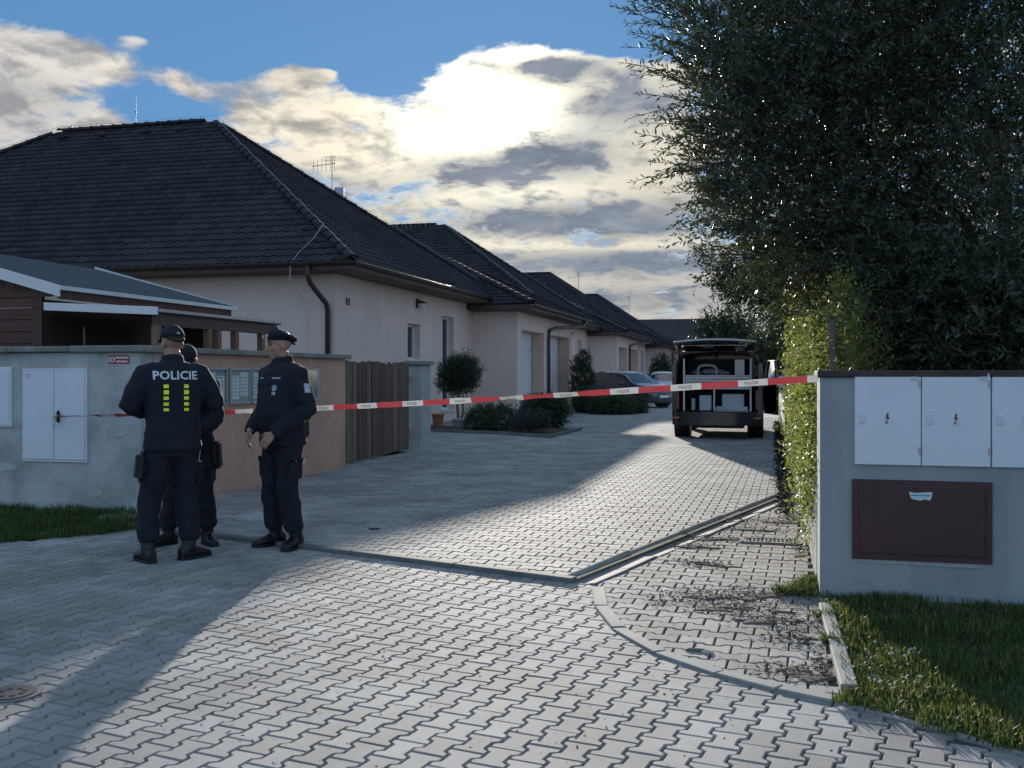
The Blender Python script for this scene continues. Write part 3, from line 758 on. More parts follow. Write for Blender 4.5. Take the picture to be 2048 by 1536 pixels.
# house closing the lane and a long garage
def end_house():
    Y = 128.0; a, b = onY(1240, 640, Y), onY(1421, 637, Y); zr = 8.4; ze = 3.6
    h = thing('end_house', ((a.x + b.x) / 2, Y, 0), 'dark gabled house closing the far end of the lane', 'house')
    MB().box((a.x, Y - 4, 0), (b.x - .3, Y + 4, ze)).build('wall', m_house, h)
    r = MB(); r.prism([(a.x - 2, Y, zr), (a.x - 2, Y - 5, ze - .1), (a.x - 2, Y - 5, ze - .3), (a.x - 2, Y, zr - .2), (a.x - 2, Y + 5, ze - .3), (a.x - 2, Y + 5, ze - .1)], (b.x - a.x + 2, 0, 0))
    r.build('roof', M('far_roof', (.035, .034, .038), .7, .2, 1), h)
    box((b.x - 4, Y - 4.03, .9), (b.x - 2.6, Y - 4.0, 2.2)).build('window', m_glassd, h)
    MB().prism([(b.x - .3, Y - 4, ze), (b.x - .3, Y + 4, ze), (b.x - .3, Y, zr - .3)], (-.2, 0, 0)).build('gable', m_house, h)
end_house()
def far_garage():
    Y = 104.0; a, b = onY(1500, 712, Y), onY(1612, 712, Y); zt = 3.3
    h = thing('far_garage', ((a.x + b.x) / 2, Y, 0), 'low flat garage with a pale blue door beyond the van', 'garage')
    box((a.x, Y, 0), (b.x, Y + 5, zt - .75)).build('wall', m_white, h)
    box((a.x - .2, Y - .25, zt - .75), (b.x + .2, Y + 5.2, zt)).build('fascia', M('fascia_green', (.30, .38, .33), .6), h)
    gd = box((a.x + .8, Y - .05, 0), (b.x - .8, Y - .002, zt - .95)).build('garage_door', M('door_blue', (.34, .43, .58), .5), h)
    for k in range(4): box((a.x + .85, Y - .075, .02 + k * .57), (b.x - .85, Y - .05, .55 + k * .57)).build('panel', M('door_blue', (.34, .43, .58), .5), gd)
far_garage()
# ------------------------------------------------------------------ garden wall, gate, shed at the left
m_cement = M('wall_cement', (.36, .39, .38), .92, .24, 3.2, .45, 130, stain=(.54, .56, .55), sscale=2.4, samt=.9, bdist=.006)
m_peach = M('wall_peach', (.62, .37, .265), .92, .09, 3, .45, 160, stain=(.45, .29, .22), sscale=1.6, samt=.6, bdist=.005, stretch=(1, 1, .5))
m_coping = M('coping', (.27, .275, .25), .9, .25, 5, .5, 80, stain=(.17, .18, .15), sscale=4, samt=.7, bdist=.006)
m_cab = M('cabinet_grp', (.74, .79, .84), .42, .035, 3, .1, 60)
m_black = M('black_plastic', (.012, .012, .013), .4, .1)
PX, PY0, PY1 = -6.18, 8.83, 13.84
ZW = 1.64
gw = thing('garden_wall', (PX - .1, PY0 + .1, 0), 'corner garden wall, grey cement at the front, peach render along the lane', 'wall')
box((-13.5, PY0, -.06), (PX - .0, PY0 + .30, ZW)).build('front_wall', m_cement, gw, bevel=.006)
box((PX - .30, PY0 + .302, -.06), (PX + .003, PY1, ZW)).build('lane_wall', m_peach, gw, bevel=.006)
x = PX + .07; k = 0
while x > -13.4:
    w = random.uniform(.75, 1.0)
    z = ZW + (.006 if k % 2 else 0)
    box((x - w + .006, PY0 - .06, z), (x, PY0 + .36, z + .07 - (.01 if k % 3 == 1 else 0))).build('coping_slab', m_coping, gw, bevel=.010); x -= w; k += 1
y = PY0 + .37
while y < PY1:
    w = min(random.uniform(.85, 1.05), PY1 + .07 - y)
    box((PX - .36, y + .004, ZW + .002), (PX + .075, y + w - .004, ZW + .066)).build('coping_slab', m_coping, gw, bevel=.010); y += w
# dirt line at the wall foot is real soil and moss
def cabinet(name, px0, px1, py0, py1, Y, split, label, parts=None, dep=.03):
    a = onY(px0, py1, Y); b = onY(px1, py0, Y); zb = onY((px0 + px1) / 2, py1, Y).z; zt = onY((px0 + px1) / 2, py0, Y).z
    t = thing(name, ((a.x + b.x) / 2, Y, zb), label, 'meter cabinet', group='electricity meter cabinets')
    return t, a.x, b.x, zb, zt
Y = PY0
t, x0, x1, z0, z1 = cabinet('meter_cabinet', 48, 176, 737, 923, Y, 2, 'white double door meter cabinet in the grey wall, black handle holding the tape')
f = MB(); e = .018
f.box((x0, Y - .022, z0), (x0 + e, Y - .001, z1)).box((x1 - e, Y - .022, z0), (x1, Y - .001, z1)).box((x0 + e, Y - .022, z0), (x1 - e, Y - .001, z0 + e)).box((x0 + e, Y - .022, z1 - e), (x1 - e, Y - .001, z1))
f.build('frame', m_cab, t)
xm = (x0 + x1) / 2
for a, b in ((x0 + e + .003, xm - .003), (xm + .003, x1 - e - .003)):
    dr = box((a, Y - .030, z0 + e + .003), (b, Y - .002, z1 - e - .003)).build('door', m_cab, t, bevel=.004)
    if a < xm - .1: box((a + .03, Y - .033, z1 - .10), (a + .085, Y - .0301, z1 - .05)).build('badge', M('badge_grey', (.52, .55, .6), .4), dr, bevel=.001)
hp = onY(118, 832, Y - .03)
hb = MB().box((hp.x - .016, Y - .062, hp.z - .07), (hp.x + .016, Y - .0302, hp.z + .06)).build('handle', m_black, t, bevel=.012, seg=2)
MB().tube([(hp.x, Y - .062, hp.z + .01), (hp.x, Y - .085, hp.z + .01)], .012, 8).build('lock', m_steel, hb)
t2, a0, a1, z0, z1 = cabinet('meter_cabinet', -70, 26, 734, 853, Y, 1, 'white meter cabinet cut off by the left edge of the picture')
box((a0, Y - .028, z0), (a1, Y - .001, z1)).build('frame', m_cab, t2, bevel=.004)
box((a0 + .02, Y - .036, z0 + .02), (a1 - .02, Y - .0285, z1 - .02)).build('door', m_cab, t2, bevel=.003)
# small red plate
sa, sb = onY(217, 730, Y), onY(261, 708, Y)
sg = thing('red_sign', ((sa.x + sb.x) / 2, Y, sa.z), 'small red plate with white lettering on the grey wall corner', 'sign')
box((sa.x, Y - .006, sa.z), (sb.x, Y - .001, sb.z)).build('plate', M('sign_white', (.7, .68, .68), .4), sg)
w, h = sb.x - sa.x, sb.z - sa.z
box((sa.x + .006, Y - .008, sa.z + .007), (sb.x - .006, Y - .0061, sb.z - .007)).build('red_field', M('sign_red', (.33, .03, .035), .4), sg)
l = MB()
for (u0, u1, v0, v1) in ((.34, .62, .58, .76), (.64, .92, .58, .76), (.38, .60, .24, .40), (.62, .88, .24, .40)):
    l.box((sa.x + u0 * w, Y - .0095, sa.z + v0 * h), (sa.x + u1 * w, Y - .0081, sa.z + v1 * h))
l.build('lettering', M('sign_white', (.7, .68, .68), .4), sg)
cx, cz = sa.x + .19 * w, sa.z + .5 * h
MB().tube([(cx, Y - .0095, cz), (cx, Y - .0081, cz)], (h * .30), 16).build('symbol_disc', M('sign_white', (.7, .68, .68), .4), sg)
MB().box((cx - h * .05, Y - .0105, cz - h * .22), (cx + h * .07, Y - .0096, cz + h * .22)).build('symbol_bar', m_black, sg)
# cement patches on the front wall
for (px, py, rw, rh) in ((12, 935, .16, .05), (235, 860, .14, .09), (188, 985, .10, .05)):
    q = onY(px, py, Y); n = 14
    MB().prism([(q.x + rw * math.cos(2*math.pi*i/n) * random.uniform(.7, 1.1), Y - .004, q.z + rh * math.sin(2*math.pi*i/n) * random.uniform(.7, 1.1)) for i in range(n)], (0, .003, 0)).build('cement_patch', M('cement_light', (.46, .49, .48), .95, .15, 12, .3, 100), gw)
# notice boards on the lane wall
m_alu = M('board_frame', (.45, .47, .48), .35, .05, metal=.6)
m_paper = M('paper', (.74, .80, .80), .8, .10, 8)
m_print = M('print_dark', (.28, .36, .40), .8, .2, 20)
NBL = ['notice board behind the shoulders of the officer with POLICIE on his back', 'notice board with a torn pale sheet between the officers', 'notice board half hidden by the chest of the officer in a beret', 'notice board showing past the back of the officer in a beret']
for k, (p0, p1) in enumerate(((408, 450), (456, 497), (500, 543), (598, 634))):
    ya, yb = onX(p0, 770, PX).y, onX(p1, 770, PX).y; zb, zt = 1.06, 1.49
    nb = thing('notice_board', (PX, (ya + yb) / 2, zb), NBL[k], 'notice board', group='notice boards on the peach wall')
    X = PX + .004
    fr = MB(); dpt = .035; e = .024
    fr.box((X, ya, zb), (X + dpt, ya + e, zt)).box((X, yb - e, zb), (X + dpt, yb, zt)).box((X, ya + e, zb), (X + dpt, yb - e, zb + e)).box((X, ya + e, zt - e), (X + dpt, yb - e, zt))
    fr.build('frame', m_alu, nb, bevel=.003)
    box((X, ya + e, zb + e), (X + .012, yb - e, zt - e)).build('back_panel', M('board_green', (.32, .40, .40), .8), nb)
    for j in range(2):
        y0_ = ya + .05 + j * (yb - ya - .06) / 2; pp = box((X + .0125, y0_, zb + .06 + .03 * (j % 2)), (X + .0135, y0_ + (yb - ya) / 2 - .06, zt - .05 - .04 * ((j + k) % 2))).build('notice_sheet', m_paper, nb)
        for q in range(6):
            zz = zt - .11 - q * .042
            box((X + .0136, y0_ + .015, zz - .010), (X + .0139, y0_ + (yb - ya) / 2 - .075 - random.uniform(0, .06), zz)).build('print_line', m_print, pp)
    MB().poly([(X + dpt - .012, ya + e, zb + e), (X + dpt - .012, yb - e, zb + e), (X + dpt - .012, yb - e, zt - e), (X + dpt - .012, ya + e, zt - e)]).build('pane', glass('board_glass', (.95, .98, 1), .12, 0, 1.12), nb)
# gate
gt = thing('timber_gate', (PX - .05, (PY1 + 16.77) / 2, 0), 'weathered brown vertical plank gate between peach wall and pillar', 'gate')
m_gate = M('gate_timber', (.105, .062, .045), .75, .3, 4, .5, 30, objr=.35, stretch=(4, 4, .35), stain=(.20, .15, .12), sscale=9, samt=.6, bdist=.004)
yy = PY1 + .02; w = .122; me = box((-.012, .004, 0), (.012, w - .010, 1.52)).mesh('plank', m_gate, bevel=.003)
me2_ = box((-.012, .004, 0), (.012, w - .012, 1.52)).mesh('plank', M('gate_timber_sunstreak', (.20, .155, .13), .75, .3, 4, .5, 30, objr=.3, stretch=(4, 4, .35), stain=(.09, .062, .05), sscale=7, samt=.7, bdist=.004), bevel=.003)  # paler planks put streaks of sunlight into the timber colour
i = 0
while yy + w < 16.75:
    place('plank', me2_ if i in (1, 3, 8, 10, 14, 17) else me, gt, WM[gt.name].inverted() @ Vector((PX - .06 + (.004 if i % 2 else 0), yy, .09 + random.uniform(-.01, .01))), (0, random.gauss(0, .004), 0), (1, 1, 1 + random.uniform(-.012, .012))); yy += w; i += 1
for z in (.35, 1.3): box((PX - .11, PY1 + .02, z), (PX - .075, 16.75, z + .09)).build('rail', m_gate, gt)
MB().tube([(PX - .045, 15.3, .98), (PX - .01, 15.3, .98), (PX + .0, 15.3, .92)], .01, 6).build('latch', m_steel, gt)
# pillar
pl = thing('gate_pillar', (-6.16, 17.03, 0), 'grey rendered gate pillar with a flat cap at the end of the plank gate', 'pillar')
box((-6.28, 16.77, -.05), (-6.04, 17.3, 1.58)).build('shaft', M('pillar_cement', (.42, .42, .41), .9, .12, 4, .4, 120), pl, bevel=.008)
box((-6.33, 16.71, 1.581), (-5.98, 17.36, 1.655)).build('cap', m_coping, pl, bevel=.012)

# shed and lean-to behind the wall
m_boards = M('shed_boards', (.11, .05, .038), .7, .25, 4, .4, 40, objr=.25, stretch=(.4, 4, 6), bdist=.003)
m_felt = M('roof_felt', (.055, .068, .082), .9, .18, 6, .6, 160, bdist=.004)
m_post = M('shed_post', (.20, .115, .075), .7, .25, 5, .3, 40, stretch=(5, 5, .5))
sh = thing('garden_shed', (-9.0, 11.0, 0), 'red brown boarded garden shed with dark felt roof behind the grey wall', 'shed')
ex, ey0, ey1, ez, rx, rz = -7.5, 9.27, 12.95, 2.37, -9.85, 3.0
# front wall boards with the gable
sy = 9.45
zz = 0.0; i = 0
bx0, bx1 = -12.0, -7.95
for zz in np.arange(.95, 2.30, .135):
    box((bx0, sy, zz), (-8.62, sy + .024, zz + .128)).build('board', m_boards, sh, bevel=.004); box((-8.55, sy + .002, zz), (bx1 + .1, sy + .026, zz + .128)).build('board', m_boards, sh, bevel=.004)
for x in np.arange(-11.9, -7.9, .16):
    zt = min(ez + (ex - x) * (rz - ez) / (ex - rx), rz - (rx - x) * .27 if x < rx else 9) - .06
    if zt > 2.42: box((x, sy + .01, 2.34), (x + .152, sy + .034, zt)).build('gable_board', m_boards, sh)
box((-12, sy - .025, 2.28), (-7.72, sy - .001, 2.36)).build('cross_beam', m_boards, sh)
for x0_, x1_ in ((-8.63, -8.54), (-7.98, -7.84)): box((x0_, sy - .03, 0), (x1_, sy - .001, 2.28)).build('corner_post', m_boards, sh)
box((-7.9, sy + .03, 0), (-7.84, ey1 - .2, 2.25)).build('side_wall', m_boards, sh)
box((-12, ey1 - .25, 0), (-7.9, ey1 - .2, 2.25)).build('back_wall', m_boards, sh)
r = MB(); r.prism([(ex, ey0, ez - .03), (ex, ey0, ez + .02), (rx, ey0, rz), (-12.2, ey0, ez + .02), (-12.2, ey0, ez - .03), (rx, ey0, rz - .05)], (0, ey1 - ey0, 0)); r.build('roof', m_felt, sh)
sl_ = (rz - ez) / (rx - ex)
MB().prism([(ex + .02, ey0 - .022, ez + .015), (rx, ey0 - .022, rz + .02), (rx, ey0 - .022, rz - .10), (ex + .02, ey0 - .022, ez - .11)], (0, .02, 0)).build('verge_board', m_white, sh)
box((ex, ey0 - .02, ez - .035), (ex + .035, ey1, ez + .012)).build('eaves_edge', m_white, sh)
box((ex - .03, ey0 + .02, ez - .13), (ex - .002, ey1 - .1, ez - .036)).build('eaves_board', m_boards, sh)
MB().prism([(ex, ey1 + .002, ez + .03), (rx, ey1 + .002, rz + .03), (rx, ey1 + .002, rz - .02), (ex, ey1 + .002, ez - .03)], (0, .02, 0)).build('verge_edge', m_white, sh)
# lean-to
lt = thing('garden_pergola', (-6.9, 10.4, 0), 'open timber lean-to with white front fascia and low dark roof beside the shed', 'pergola')
lx0, lx1, ly0, ly1, lz0, lz1 = -7.58, -6.2, 9.15, 11.85, 2.17, 2.09
MB().prism([(lx0, ly0, lz0 + .0), (lx1, ly0, lz1), (lx1, ly0, lz1 - .035), (lx0, ly0, lz0 - .035)], (0, ly1 - ly0, 0)).build('roof', m_felt, lt)
MB().prism([(lx0, ly0 - .022, lz0 + .02), (lx1 + .01, ly0 - .022, lz1 + .03), (lx1 + .01, ly0 - .022, lz1 - .055), (lx0, ly0 - .022, lz0 - .065)], (0, .02, 0)).build('fascia', m_white, lt, bevel=.003)
box((lx1 + .001, ly0, lz1 - .02), (lx1 + .018, ly1, lz1 + .012)).build('edge_trim', m_steel, lt)
box((lx1 - .10, ly0 + .05, lz1 - .16), (lx1 - .03, ly1 - .05, lz1 - .037)).build('top_plate', m_soffit, lt)
for px in (306, 415, 434, 469, 522):
    q = onX(px, 690, lx1 - .07); yy = min(max(q.y, ly0 + .08), ly1 - .1)
    box((lx1 - .105, yy - .04, 0), (lx1 - .03, yy + .04, lz1 - .161)).build('post', m_post, lt, bevel=.004)
box((lx0 + .05, ly1 - .45, 0), (-6.93, ly1 - .42, lz1 - .04)).build('back_panel', m_soffit, lt)
box((lx0 - .2, ly0 + .15, 0), (lx0 - .17, ly1 - .46, lz0 - .05)).build('side_panel', m_soffit, lt)
# pale stick left standing under the lean-to
q = onY(172, 690, 9.3); MB().tube([(q.x - .01, 9.3, 1.55), (q.x - .02, 9.3, 1.78), (q.x - .035, 9.31, 1.93)], [.012, .011, .007], 6).single('garden_stick', m_post, 'thin pale stick standing in the dark opening of the lean-to', 'stick')
# ------------------------------------------------------------------ right side: meter wall, low wall, planting
BXL, BY = .292, 6.64
m_boxw = M('meter_wall_render', (.29, .33, .35), .9, .10, 3, .4, 140, stain=(.37, .40, .42), sscale=2.0, samt=.7, bdist=.004, stretch=(1.6, 1.6, .5))
mw = thing('meter_wall', (1.4, BY + .2, 0), 'grey rendered wall block with dark coping at the right, holding the meter doors', 'wall')
box((BXL, BY, -.06), (2.9, BY + .45, 1.40)).build('block', m_boxw, mw, bevel=.008)
x = BXL - .02; 
while x < 2.9:
    box((x + .003, BY - .025, 1.401), (min(x + 1.0, 2.92) - .003, BY + .48, 1.442)).build('coping_slab', M('coping_dark', (.055, .045, .042), .8, .3, 8, .4, 60), mw, bevel=.006); x += 1.0
CL = ['leftmost of the three white meter doors in the grey wall block', 'middle white meter door in the grey wall block', 'white meter door cut off by the right edge of the picture']
def bolt(mb, cx, cz, s, Y):
    pts = [(-.1, 1), (.25, 1), (.02, .25), (.42, .38), (-.15, -.75), (.12, -.70), (-.28, -1.15), (-.42, -.55), (-.25, -.65), (.05, .02), (-.38, -.10)]
    mb.prism([(cx + x * s, Y, cz + z * s) for x, z in pts], (0, .001, 0))
for k, (p0, p1) in enumerate(((1709, 1841), (1843, 1980), (1983, 2118))):
    a, b = onY(p0, 840, BY), onY(p1, 840, BY); z1 = onY(1800, 746, BY).z; z0 = onY(1800, 930, BY).z
    c = thing('meter_cabinet', ((a.x + b.x) / 2, BY, z0), CL[k], 'meter cabinet', group='electricity meter cabinets')
    dr = box((a.x, BY - .020, z0), (b.x, BY - .001, z1)).build('door', m_cab, c, bevel=.003)
    hx = a.x + .045; hz = (z0 + z1) / 2 - .0
    box((hx - .022, BY - .025, hz - .03), (hx + .022, BY - .0202, hz + .03)).build('latch', M('latch_grey', (.66, .71, .77), .4), dr, bevel=.003)
    box((b.x - .06, BY - .0235, z1 - .05), (b.x - .02, BY - .0202, z1 - .022)).build('maker_plate', M('badge_grey', (.52, .55, .6), .4), dr)
    for hz_ in (z0 + .07, z1 - .09): MB().tube([(b.x - .006, BY - .022, hz_), (b.x - .006, BY - .022, hz_ + .045)], .007, 8).build('hinge', m_steel, dr)
    cx = (a.x + b.x) / 2
    mb = MB().prism([(cx - .055, BY - .0212, hz - .048), (cx + .055, BY - .0212, hz - .048), (cx, BY - .0212, hz + .05)], (0, .0008, 0)); mb.build('warning_triangle', M('badge_pale', (.72, .76, .80), .4), dr)
    mb = MB(); bolt(mb, cx, hz + .003, .032, BY - .0225); mb.build('lightning_symbol', M('symbol_red', (.10, .03, .03), .5), dr)
# gas cabinet, brown steel
gc0, gc1 = onY(1704, 1113, BY), onY(1984, 960, BY)
gx0, gx1, gz1 = gc0.x, gc1.x, onY(1840, 961, BY).z; gz0 = onY(1840, 1122, BY).z
m_gas = M('brown_steel', (.075, .030, .030), .55, .12, 5, .15, 80, stain=(.055, .026, .026), sscale=3, samt=.5)
g = thing('gas_cabinet', ((gx0 + gx1) / 2, BY, gz0), 'brown steel gas cabinet low in the grey wall block with a torn label', 'gas cabinet')
e = .035; f = MB()
f.box((gx0, BY - .015, gz0), (gx0 + e, BY - .001, gz1)).box((gx1 - e, BY - .015, gz0), (gx1, BY - .001, gz1)).box((gx0 + e, BY - .015, gz0), (gx1 - e, BY - .001, gz0 + e)).box((gx0 + e, BY - .015, gz1 - e), (gx1 - e, BY - .001, gz1))
f.build('frame', m_gas, g)
dr = box((gx0 + e + .005, BY - .022, gz0 + e + .005), (gx1 - e - .005, BY - .002, gz1 - e - .005)).build('door', m_gas, g, bevel=.004)
c = onY(1840, 992, BY); lw, lh = .068, .026
jag = [(-lw, lh), (-lw * .4, lh * .8), (lw * .5, lh), (lw, lh * 1.1), (lw * .95, -lh * .1), (lw * .8, -lh * .9), (lw * .3, -lh * .7), (0, -lh), (-lw * .5, -lh * .8), (-lw * .8, -lh * .5)]
MB().prism([(c.x + a, BY - .0235, c.z + b) for a, b in jag], (0, .001, 0)).build('torn_label', M('label_pale', (.62, .74, .78), .6), dr)
box((c.x - lw * .8, BY - .0245, c.z + lh * .05), (c.x + lw * .85, BY - .0236, c.z + lh * .4)).build('label_stripe', M('label_teal', (.12, .40, .42), .6), dr)
MB().prism([(gx0 + .01, BY - .006, gz0 - .022), (gx1 - .05, BY - .006, gz0 - .03), (gx1 - .04, BY - .006, gz0 - .004), (gx0, BY - .006, gz0 - .003)], (0, .005, 0)).build('mortar_strip', M('mortar', (.40, .41, .40), .95, .2, 20), mw)
# low concrete wall under the hedge
lw_ = thing('low_wall', (.36, 20, 0), 'low pale concrete wall under the yellow green hedge', 'wall')
y = BY + .46
i = 0
while y < 62:
    w = 2.4; z = .56 - .004 * (y - 7)
    z = max(z, .38)
    box((.285 + random.uniform(-.006, .006), y + .004, -.06), (.44, y + w - .004, z)).build('wall_panel', m_kerb, lw_, bevel=.008); y += w
# steel fence post
q = onY(1665, 730, 7.35)
fp_ = thing('fence_post', (q.x, 7.35, 0), 'slim grey steel fence post standing behind the meter wall', 'post')
MB().tube([(q.x, 7.35, 0), (q.x, 7.35, 1.80)], .019, 10).build('tube', M('post_grey', (.07, .085, .09), .5), fp_)
MB().tube([(q.x, 7.35, 1.80), (q.x, 7.35, 1.82)], .022, 10).build('cap', m_black, fp_)

# ---- foliage
def quads(base, dirv, side, ln, wd, sl=.45):
    """diamond leaves: base, left, tip, right"""
    b = base; t = base + dirv * ln[:, None]; m = base + dirv * (ln * sl)[:, None]
    l = m - side * (wd * .5)[:, None]; r = m + side * (wd * .5)[:, None]
    V = np.stack([b, l, t, r], 1).reshape(-1, 3); F = np.arange(len(V))
    return V, F
def unit(a): return a / np.maximum(np.linalg.norm(a, axis=1, keepdims=True), 1e-9)
def rnd_unit(n): return unit(RNG.normal(size=(n, 3)))
def shoots(P, D, length, nleaf, ln, wd, droop=.15, spread=.75, fold=0):
    """leaves set alternately along curved shoots; returns leaf quads and the stems"""
    n = len(P); t = (np.arange(nleaf) + .6) / nleaf
    side = unit(np.cross(D, rnd_unit(n))); up = np.cross(side, D)
    pts = P[:, None, :] + D[:, None, :] * (length[:, None] * t[None])[:, :, None]
    pts[:, :, 2] -= droop * (length[:, None] * t[None]) ** 2
    sg = np.where(np.arange(nleaf) % 2 == 0, 1.0, -1.0)[None, :, None]
    ph = RNG.uniform(0, 2 * np.pi, (n, nleaf, 1))
    rad = side[:, None, :] * np.cos(ph) + up[:, None, :] * np.sin(ph)
    ld = D[:, None, :] * (1 - spread * .55) + rad * spread + RNG.normal(0, .15, (n, nleaf, 3)); ld[:, :, 2] -= .10
    ld = unit(ld.reshape(-1, 3)); b = pts.reshape(-1, 3)
    sd = unit(np.cross(ld, rnd_unit(len(ld))))
    k = RNG.uniform(.65, 1.15, len(b)) * np.tile(np.where(t > .85, .7, 1.0), n)
    return quads(b, ld, sd, ln * k, wd * k * RNG.uniform(.8, 1.2, len(b))), pts
def stems(pts, r=.003):
    n, k, _ = pts.shape; idx = np.linspace(0, k - 1, 5).astype(int); q = pts[:, idx]
    o = np.array([[0, 0, 1], [.87, 0, -.5], [-.87, 0, -.5]])
    V = (q[:, :, None, :] + o[None, None] * (r * np.linspace(1.3, .5, 5))[None, :, None, None]).reshape(-1, 3)
    F = []
    base = np.arange(n)[:, None] * 15
    for s in range(4):
        for a in range(3):
            b = (a + 1) % 3; F.append(np.stack([base[:, 0] + s * 3 + a, base[:, 0] + s * 3 + b, base[:, 0] + s * 3 + 3 + b, base[:, 0] + s * 3 + 3 + a], 1))
    return V, np.concatenate(F).ravel()
def in_blobs(blobs, n, shell=.35):
    """points in ellipsoids (centre, radii, weight), thinner towards the core"""
    w = np.array([b[2] * b[1][0] * b[1][1] * b[1][2] for b in blobs]) ** .8; w /= w.sum()
    ch = RNG.choice(len(blobs), n, p=w); u = rnd_unit(n); r = RNG.uniform(shell, 1, n) ** .7
    C = np.array([b[0] for b in blobs])[ch]; Rr = np.array([b[1] for b in blobs])[ch]
    return C + u * Rr * r[:, None], u
def leafobj(name, parent, parts, mat):
    V = np.concatenate([p[0] for p in parts]); off = 0; F = []
    for p in parts: F.append(p[1] + off); off += len(p[0])
    inv = WM[parent.name].inverted(); V = V + np.array(inv.translation)
    return place(name, npmesh(name, V, np.concatenate(F), 4, mat), parent)
m_leafdark = M('leaf_willow', (.040, .066, .042), .38, .0, isl=.4, trans=.2, tcol=(.09, .11, .035), spec=.5)
m_leafhedge = M('leaf_hedge', (.075, .095, .034), .5, .0, isl=.40, trans=.42, tcol=(.27, .31, .08), spec=.35)
m_leafdeep = M('leaf_deep', (.048, .076, .046), .6, .0, isl=.35, trans=.2, tcol=(.04, .06, .02), spec=.3)
m_leafgreen = M('leaf_mid', (.055, .075, .034), .6, .0, isl=.35, trans=.25, tcol=(.10, .13, .04), spec=.3)
m_bark = M('bark', (.045, .038, .032), .9, .3, 8, .8, 30, stretch=(1, 1, .3))
def limb(mb, a, b, r0, r1, n=6, wob=.06):
    a, b = Vector(a), Vector(b); pts = []; d = (b - a).length
    for i in range(n + 1):
        t = i / n; p = a.lerp(b, t); j = wob * d * math.sin(math.pi * t)
        pts.append(p + Vector((random.uniform(-j, j) * .5, random.uniform(-j, j) * .5, .25 * j)))
    mb.smooth = True; mb.tube(pts, [r0 + (r1 - r0) * i / n for i in range(n + 1)], 8)
def CP(px, py, d):
    """a point d metres in front of the camera, where the photograph shows it"""
    l = (px - 1024) / FPX * d
    return Vector((-SN * d + CS * l, CS * d + SN * l, HCAM + (HORY - py) / FPX * d))
# the big dark tree
base = Vector((2.35, 9.6, 0))
tr = thing('willow_tree', base, 'large dark narrow leaved tree hanging over the meter wall at the right', 'tree')
tb = MB(); limb(tb, base, base + Vector((-.15, .1, 1.5)), .17, .13, 5, .02); tb.build('trunk', m_bark, tr)
blobs = []
for (px, py, d, rx, ry, w) in ((1790, 300, 9.8, 390, 250, 1), (1720, 90, 9.6, 360, 240, 1), (1960, 120, 9.4, 330, 330, 1), (1590, 260, 9.5, 205, 190, .9), (1585, 420, 9.7, 180, 130, .9),
                               (1900, 500, 9.0, 300, 180, 1), (1680, 540, 9.6, 180, 120, .8), (1990, 640, 8.6, 160, 110, .8), (1545, 90, 9.4, 170, 150, .8), (1800, -120, 9.6, 420, 160, 1), (1495, 200, 9.3, 105, 120, .7), (1505, 420, 9.5, 85, 80, .6), (1780, 640, 9.0, 120, 70, .8), (1880, 590, 8.8, 200, 110, 1), (1740, 590, 9.4, 110, 90, 1)):
    s = d / FPX; blobs.append((tuple(CP(px, py, d)), (rx * s, 1.0 + rx * s * .35, ry * s), w))
br = MB()
for b in blobs: limb(br, base + Vector((-.15, .1, 1.35)), Vector(b[0]), .07, .015, 7, .1)
br.build('limbs', m_bark, tr)
P, U = in_blobs(blobs, 9600, .2)
keep = P[:, 2] > 1.55; P, U = P[keep], U[keep]
D = unit(U * .55 + np.array([-.12, -.1, .42]) + RNG.normal(0, .38, P.shape))
L_ = RNG.uniform(.28, .62, len(P))
lv, pts = shoots(P, D, L_, 19, .074, .023, .25, .7)
# long thin shoots that break the outline
tips = [(1345, 60, -.9, .5), (1300, 10, -1, .75), (1330, 170, -1, .4), (1340, 215, -1, .15), (1350, 260, -1, .2), (1345, 320, -1, .0), (1400, 130, -1, .5), (1380, 60, -.8, .7), (1420, 20, -.7, .8), (1400, 400, -1, -.1), (1430, 450, -1, .0), (1450, 500, -1, .1),
        (1470, 540, -1, .1), (1380, 360, -1, .1), (1500, 10, -.6, .9), (1360, 110, -1, .6), (1900, 330, -.6, .8), (1880, 600, -.9, .3), (1960, 560, -.8, .2), (1990, 300, -.9, .5), (1930, 680, -1, .15), (1830, 690, -1, .25), (1700, 640, -.8, -.2), (1640, 600, -.8, -.1), (1265, 5, -1, .55), (1275, 40, -1, .4), (1290, 70, -1, .5), (1310, 100, -1, .6), (1255, -15, -.9, .6), (1320, 20, -.9, .7), (1300, 140, -1, .35), (1335, 235, -1, .3), (1330, 285, -1, .25), (1345, 345, -1, .2), (1420, 480, -1, .15)]
TP, TD = [], []
for px, py, a, b in tips:
    for j in range(3):
        d = 9.2 + RNG.uniform(-.6, .5) if px < 1600 else 7.9 + RNG.uniform(-.3, .3)
        v = Vector((CS * a, SN * a, b + RNG.uniform(-.15, .15))) + Vector(RNG.normal(0, .12, 3)); v.normalize()
        TP.append(CP(px + 92 + RNG.uniform(-25, 25), py + 25 * b + RNG.uniform(-25, 25), d)); TD.append(v)
lv2, pts2 = shoots(np.array([tuple(p) for p in TP]), np.array([tuple(p) for p in TD]), RNG.uniform(.45, .8, len(TP)), 26, .085, .019, .2, .65)
leafobj('crown', tr, [lv, lv2], m_leafdark)
leafobj('twigs', tr, [stems(pts[::3], .0035), stems(pts2, .005)], m_bark)
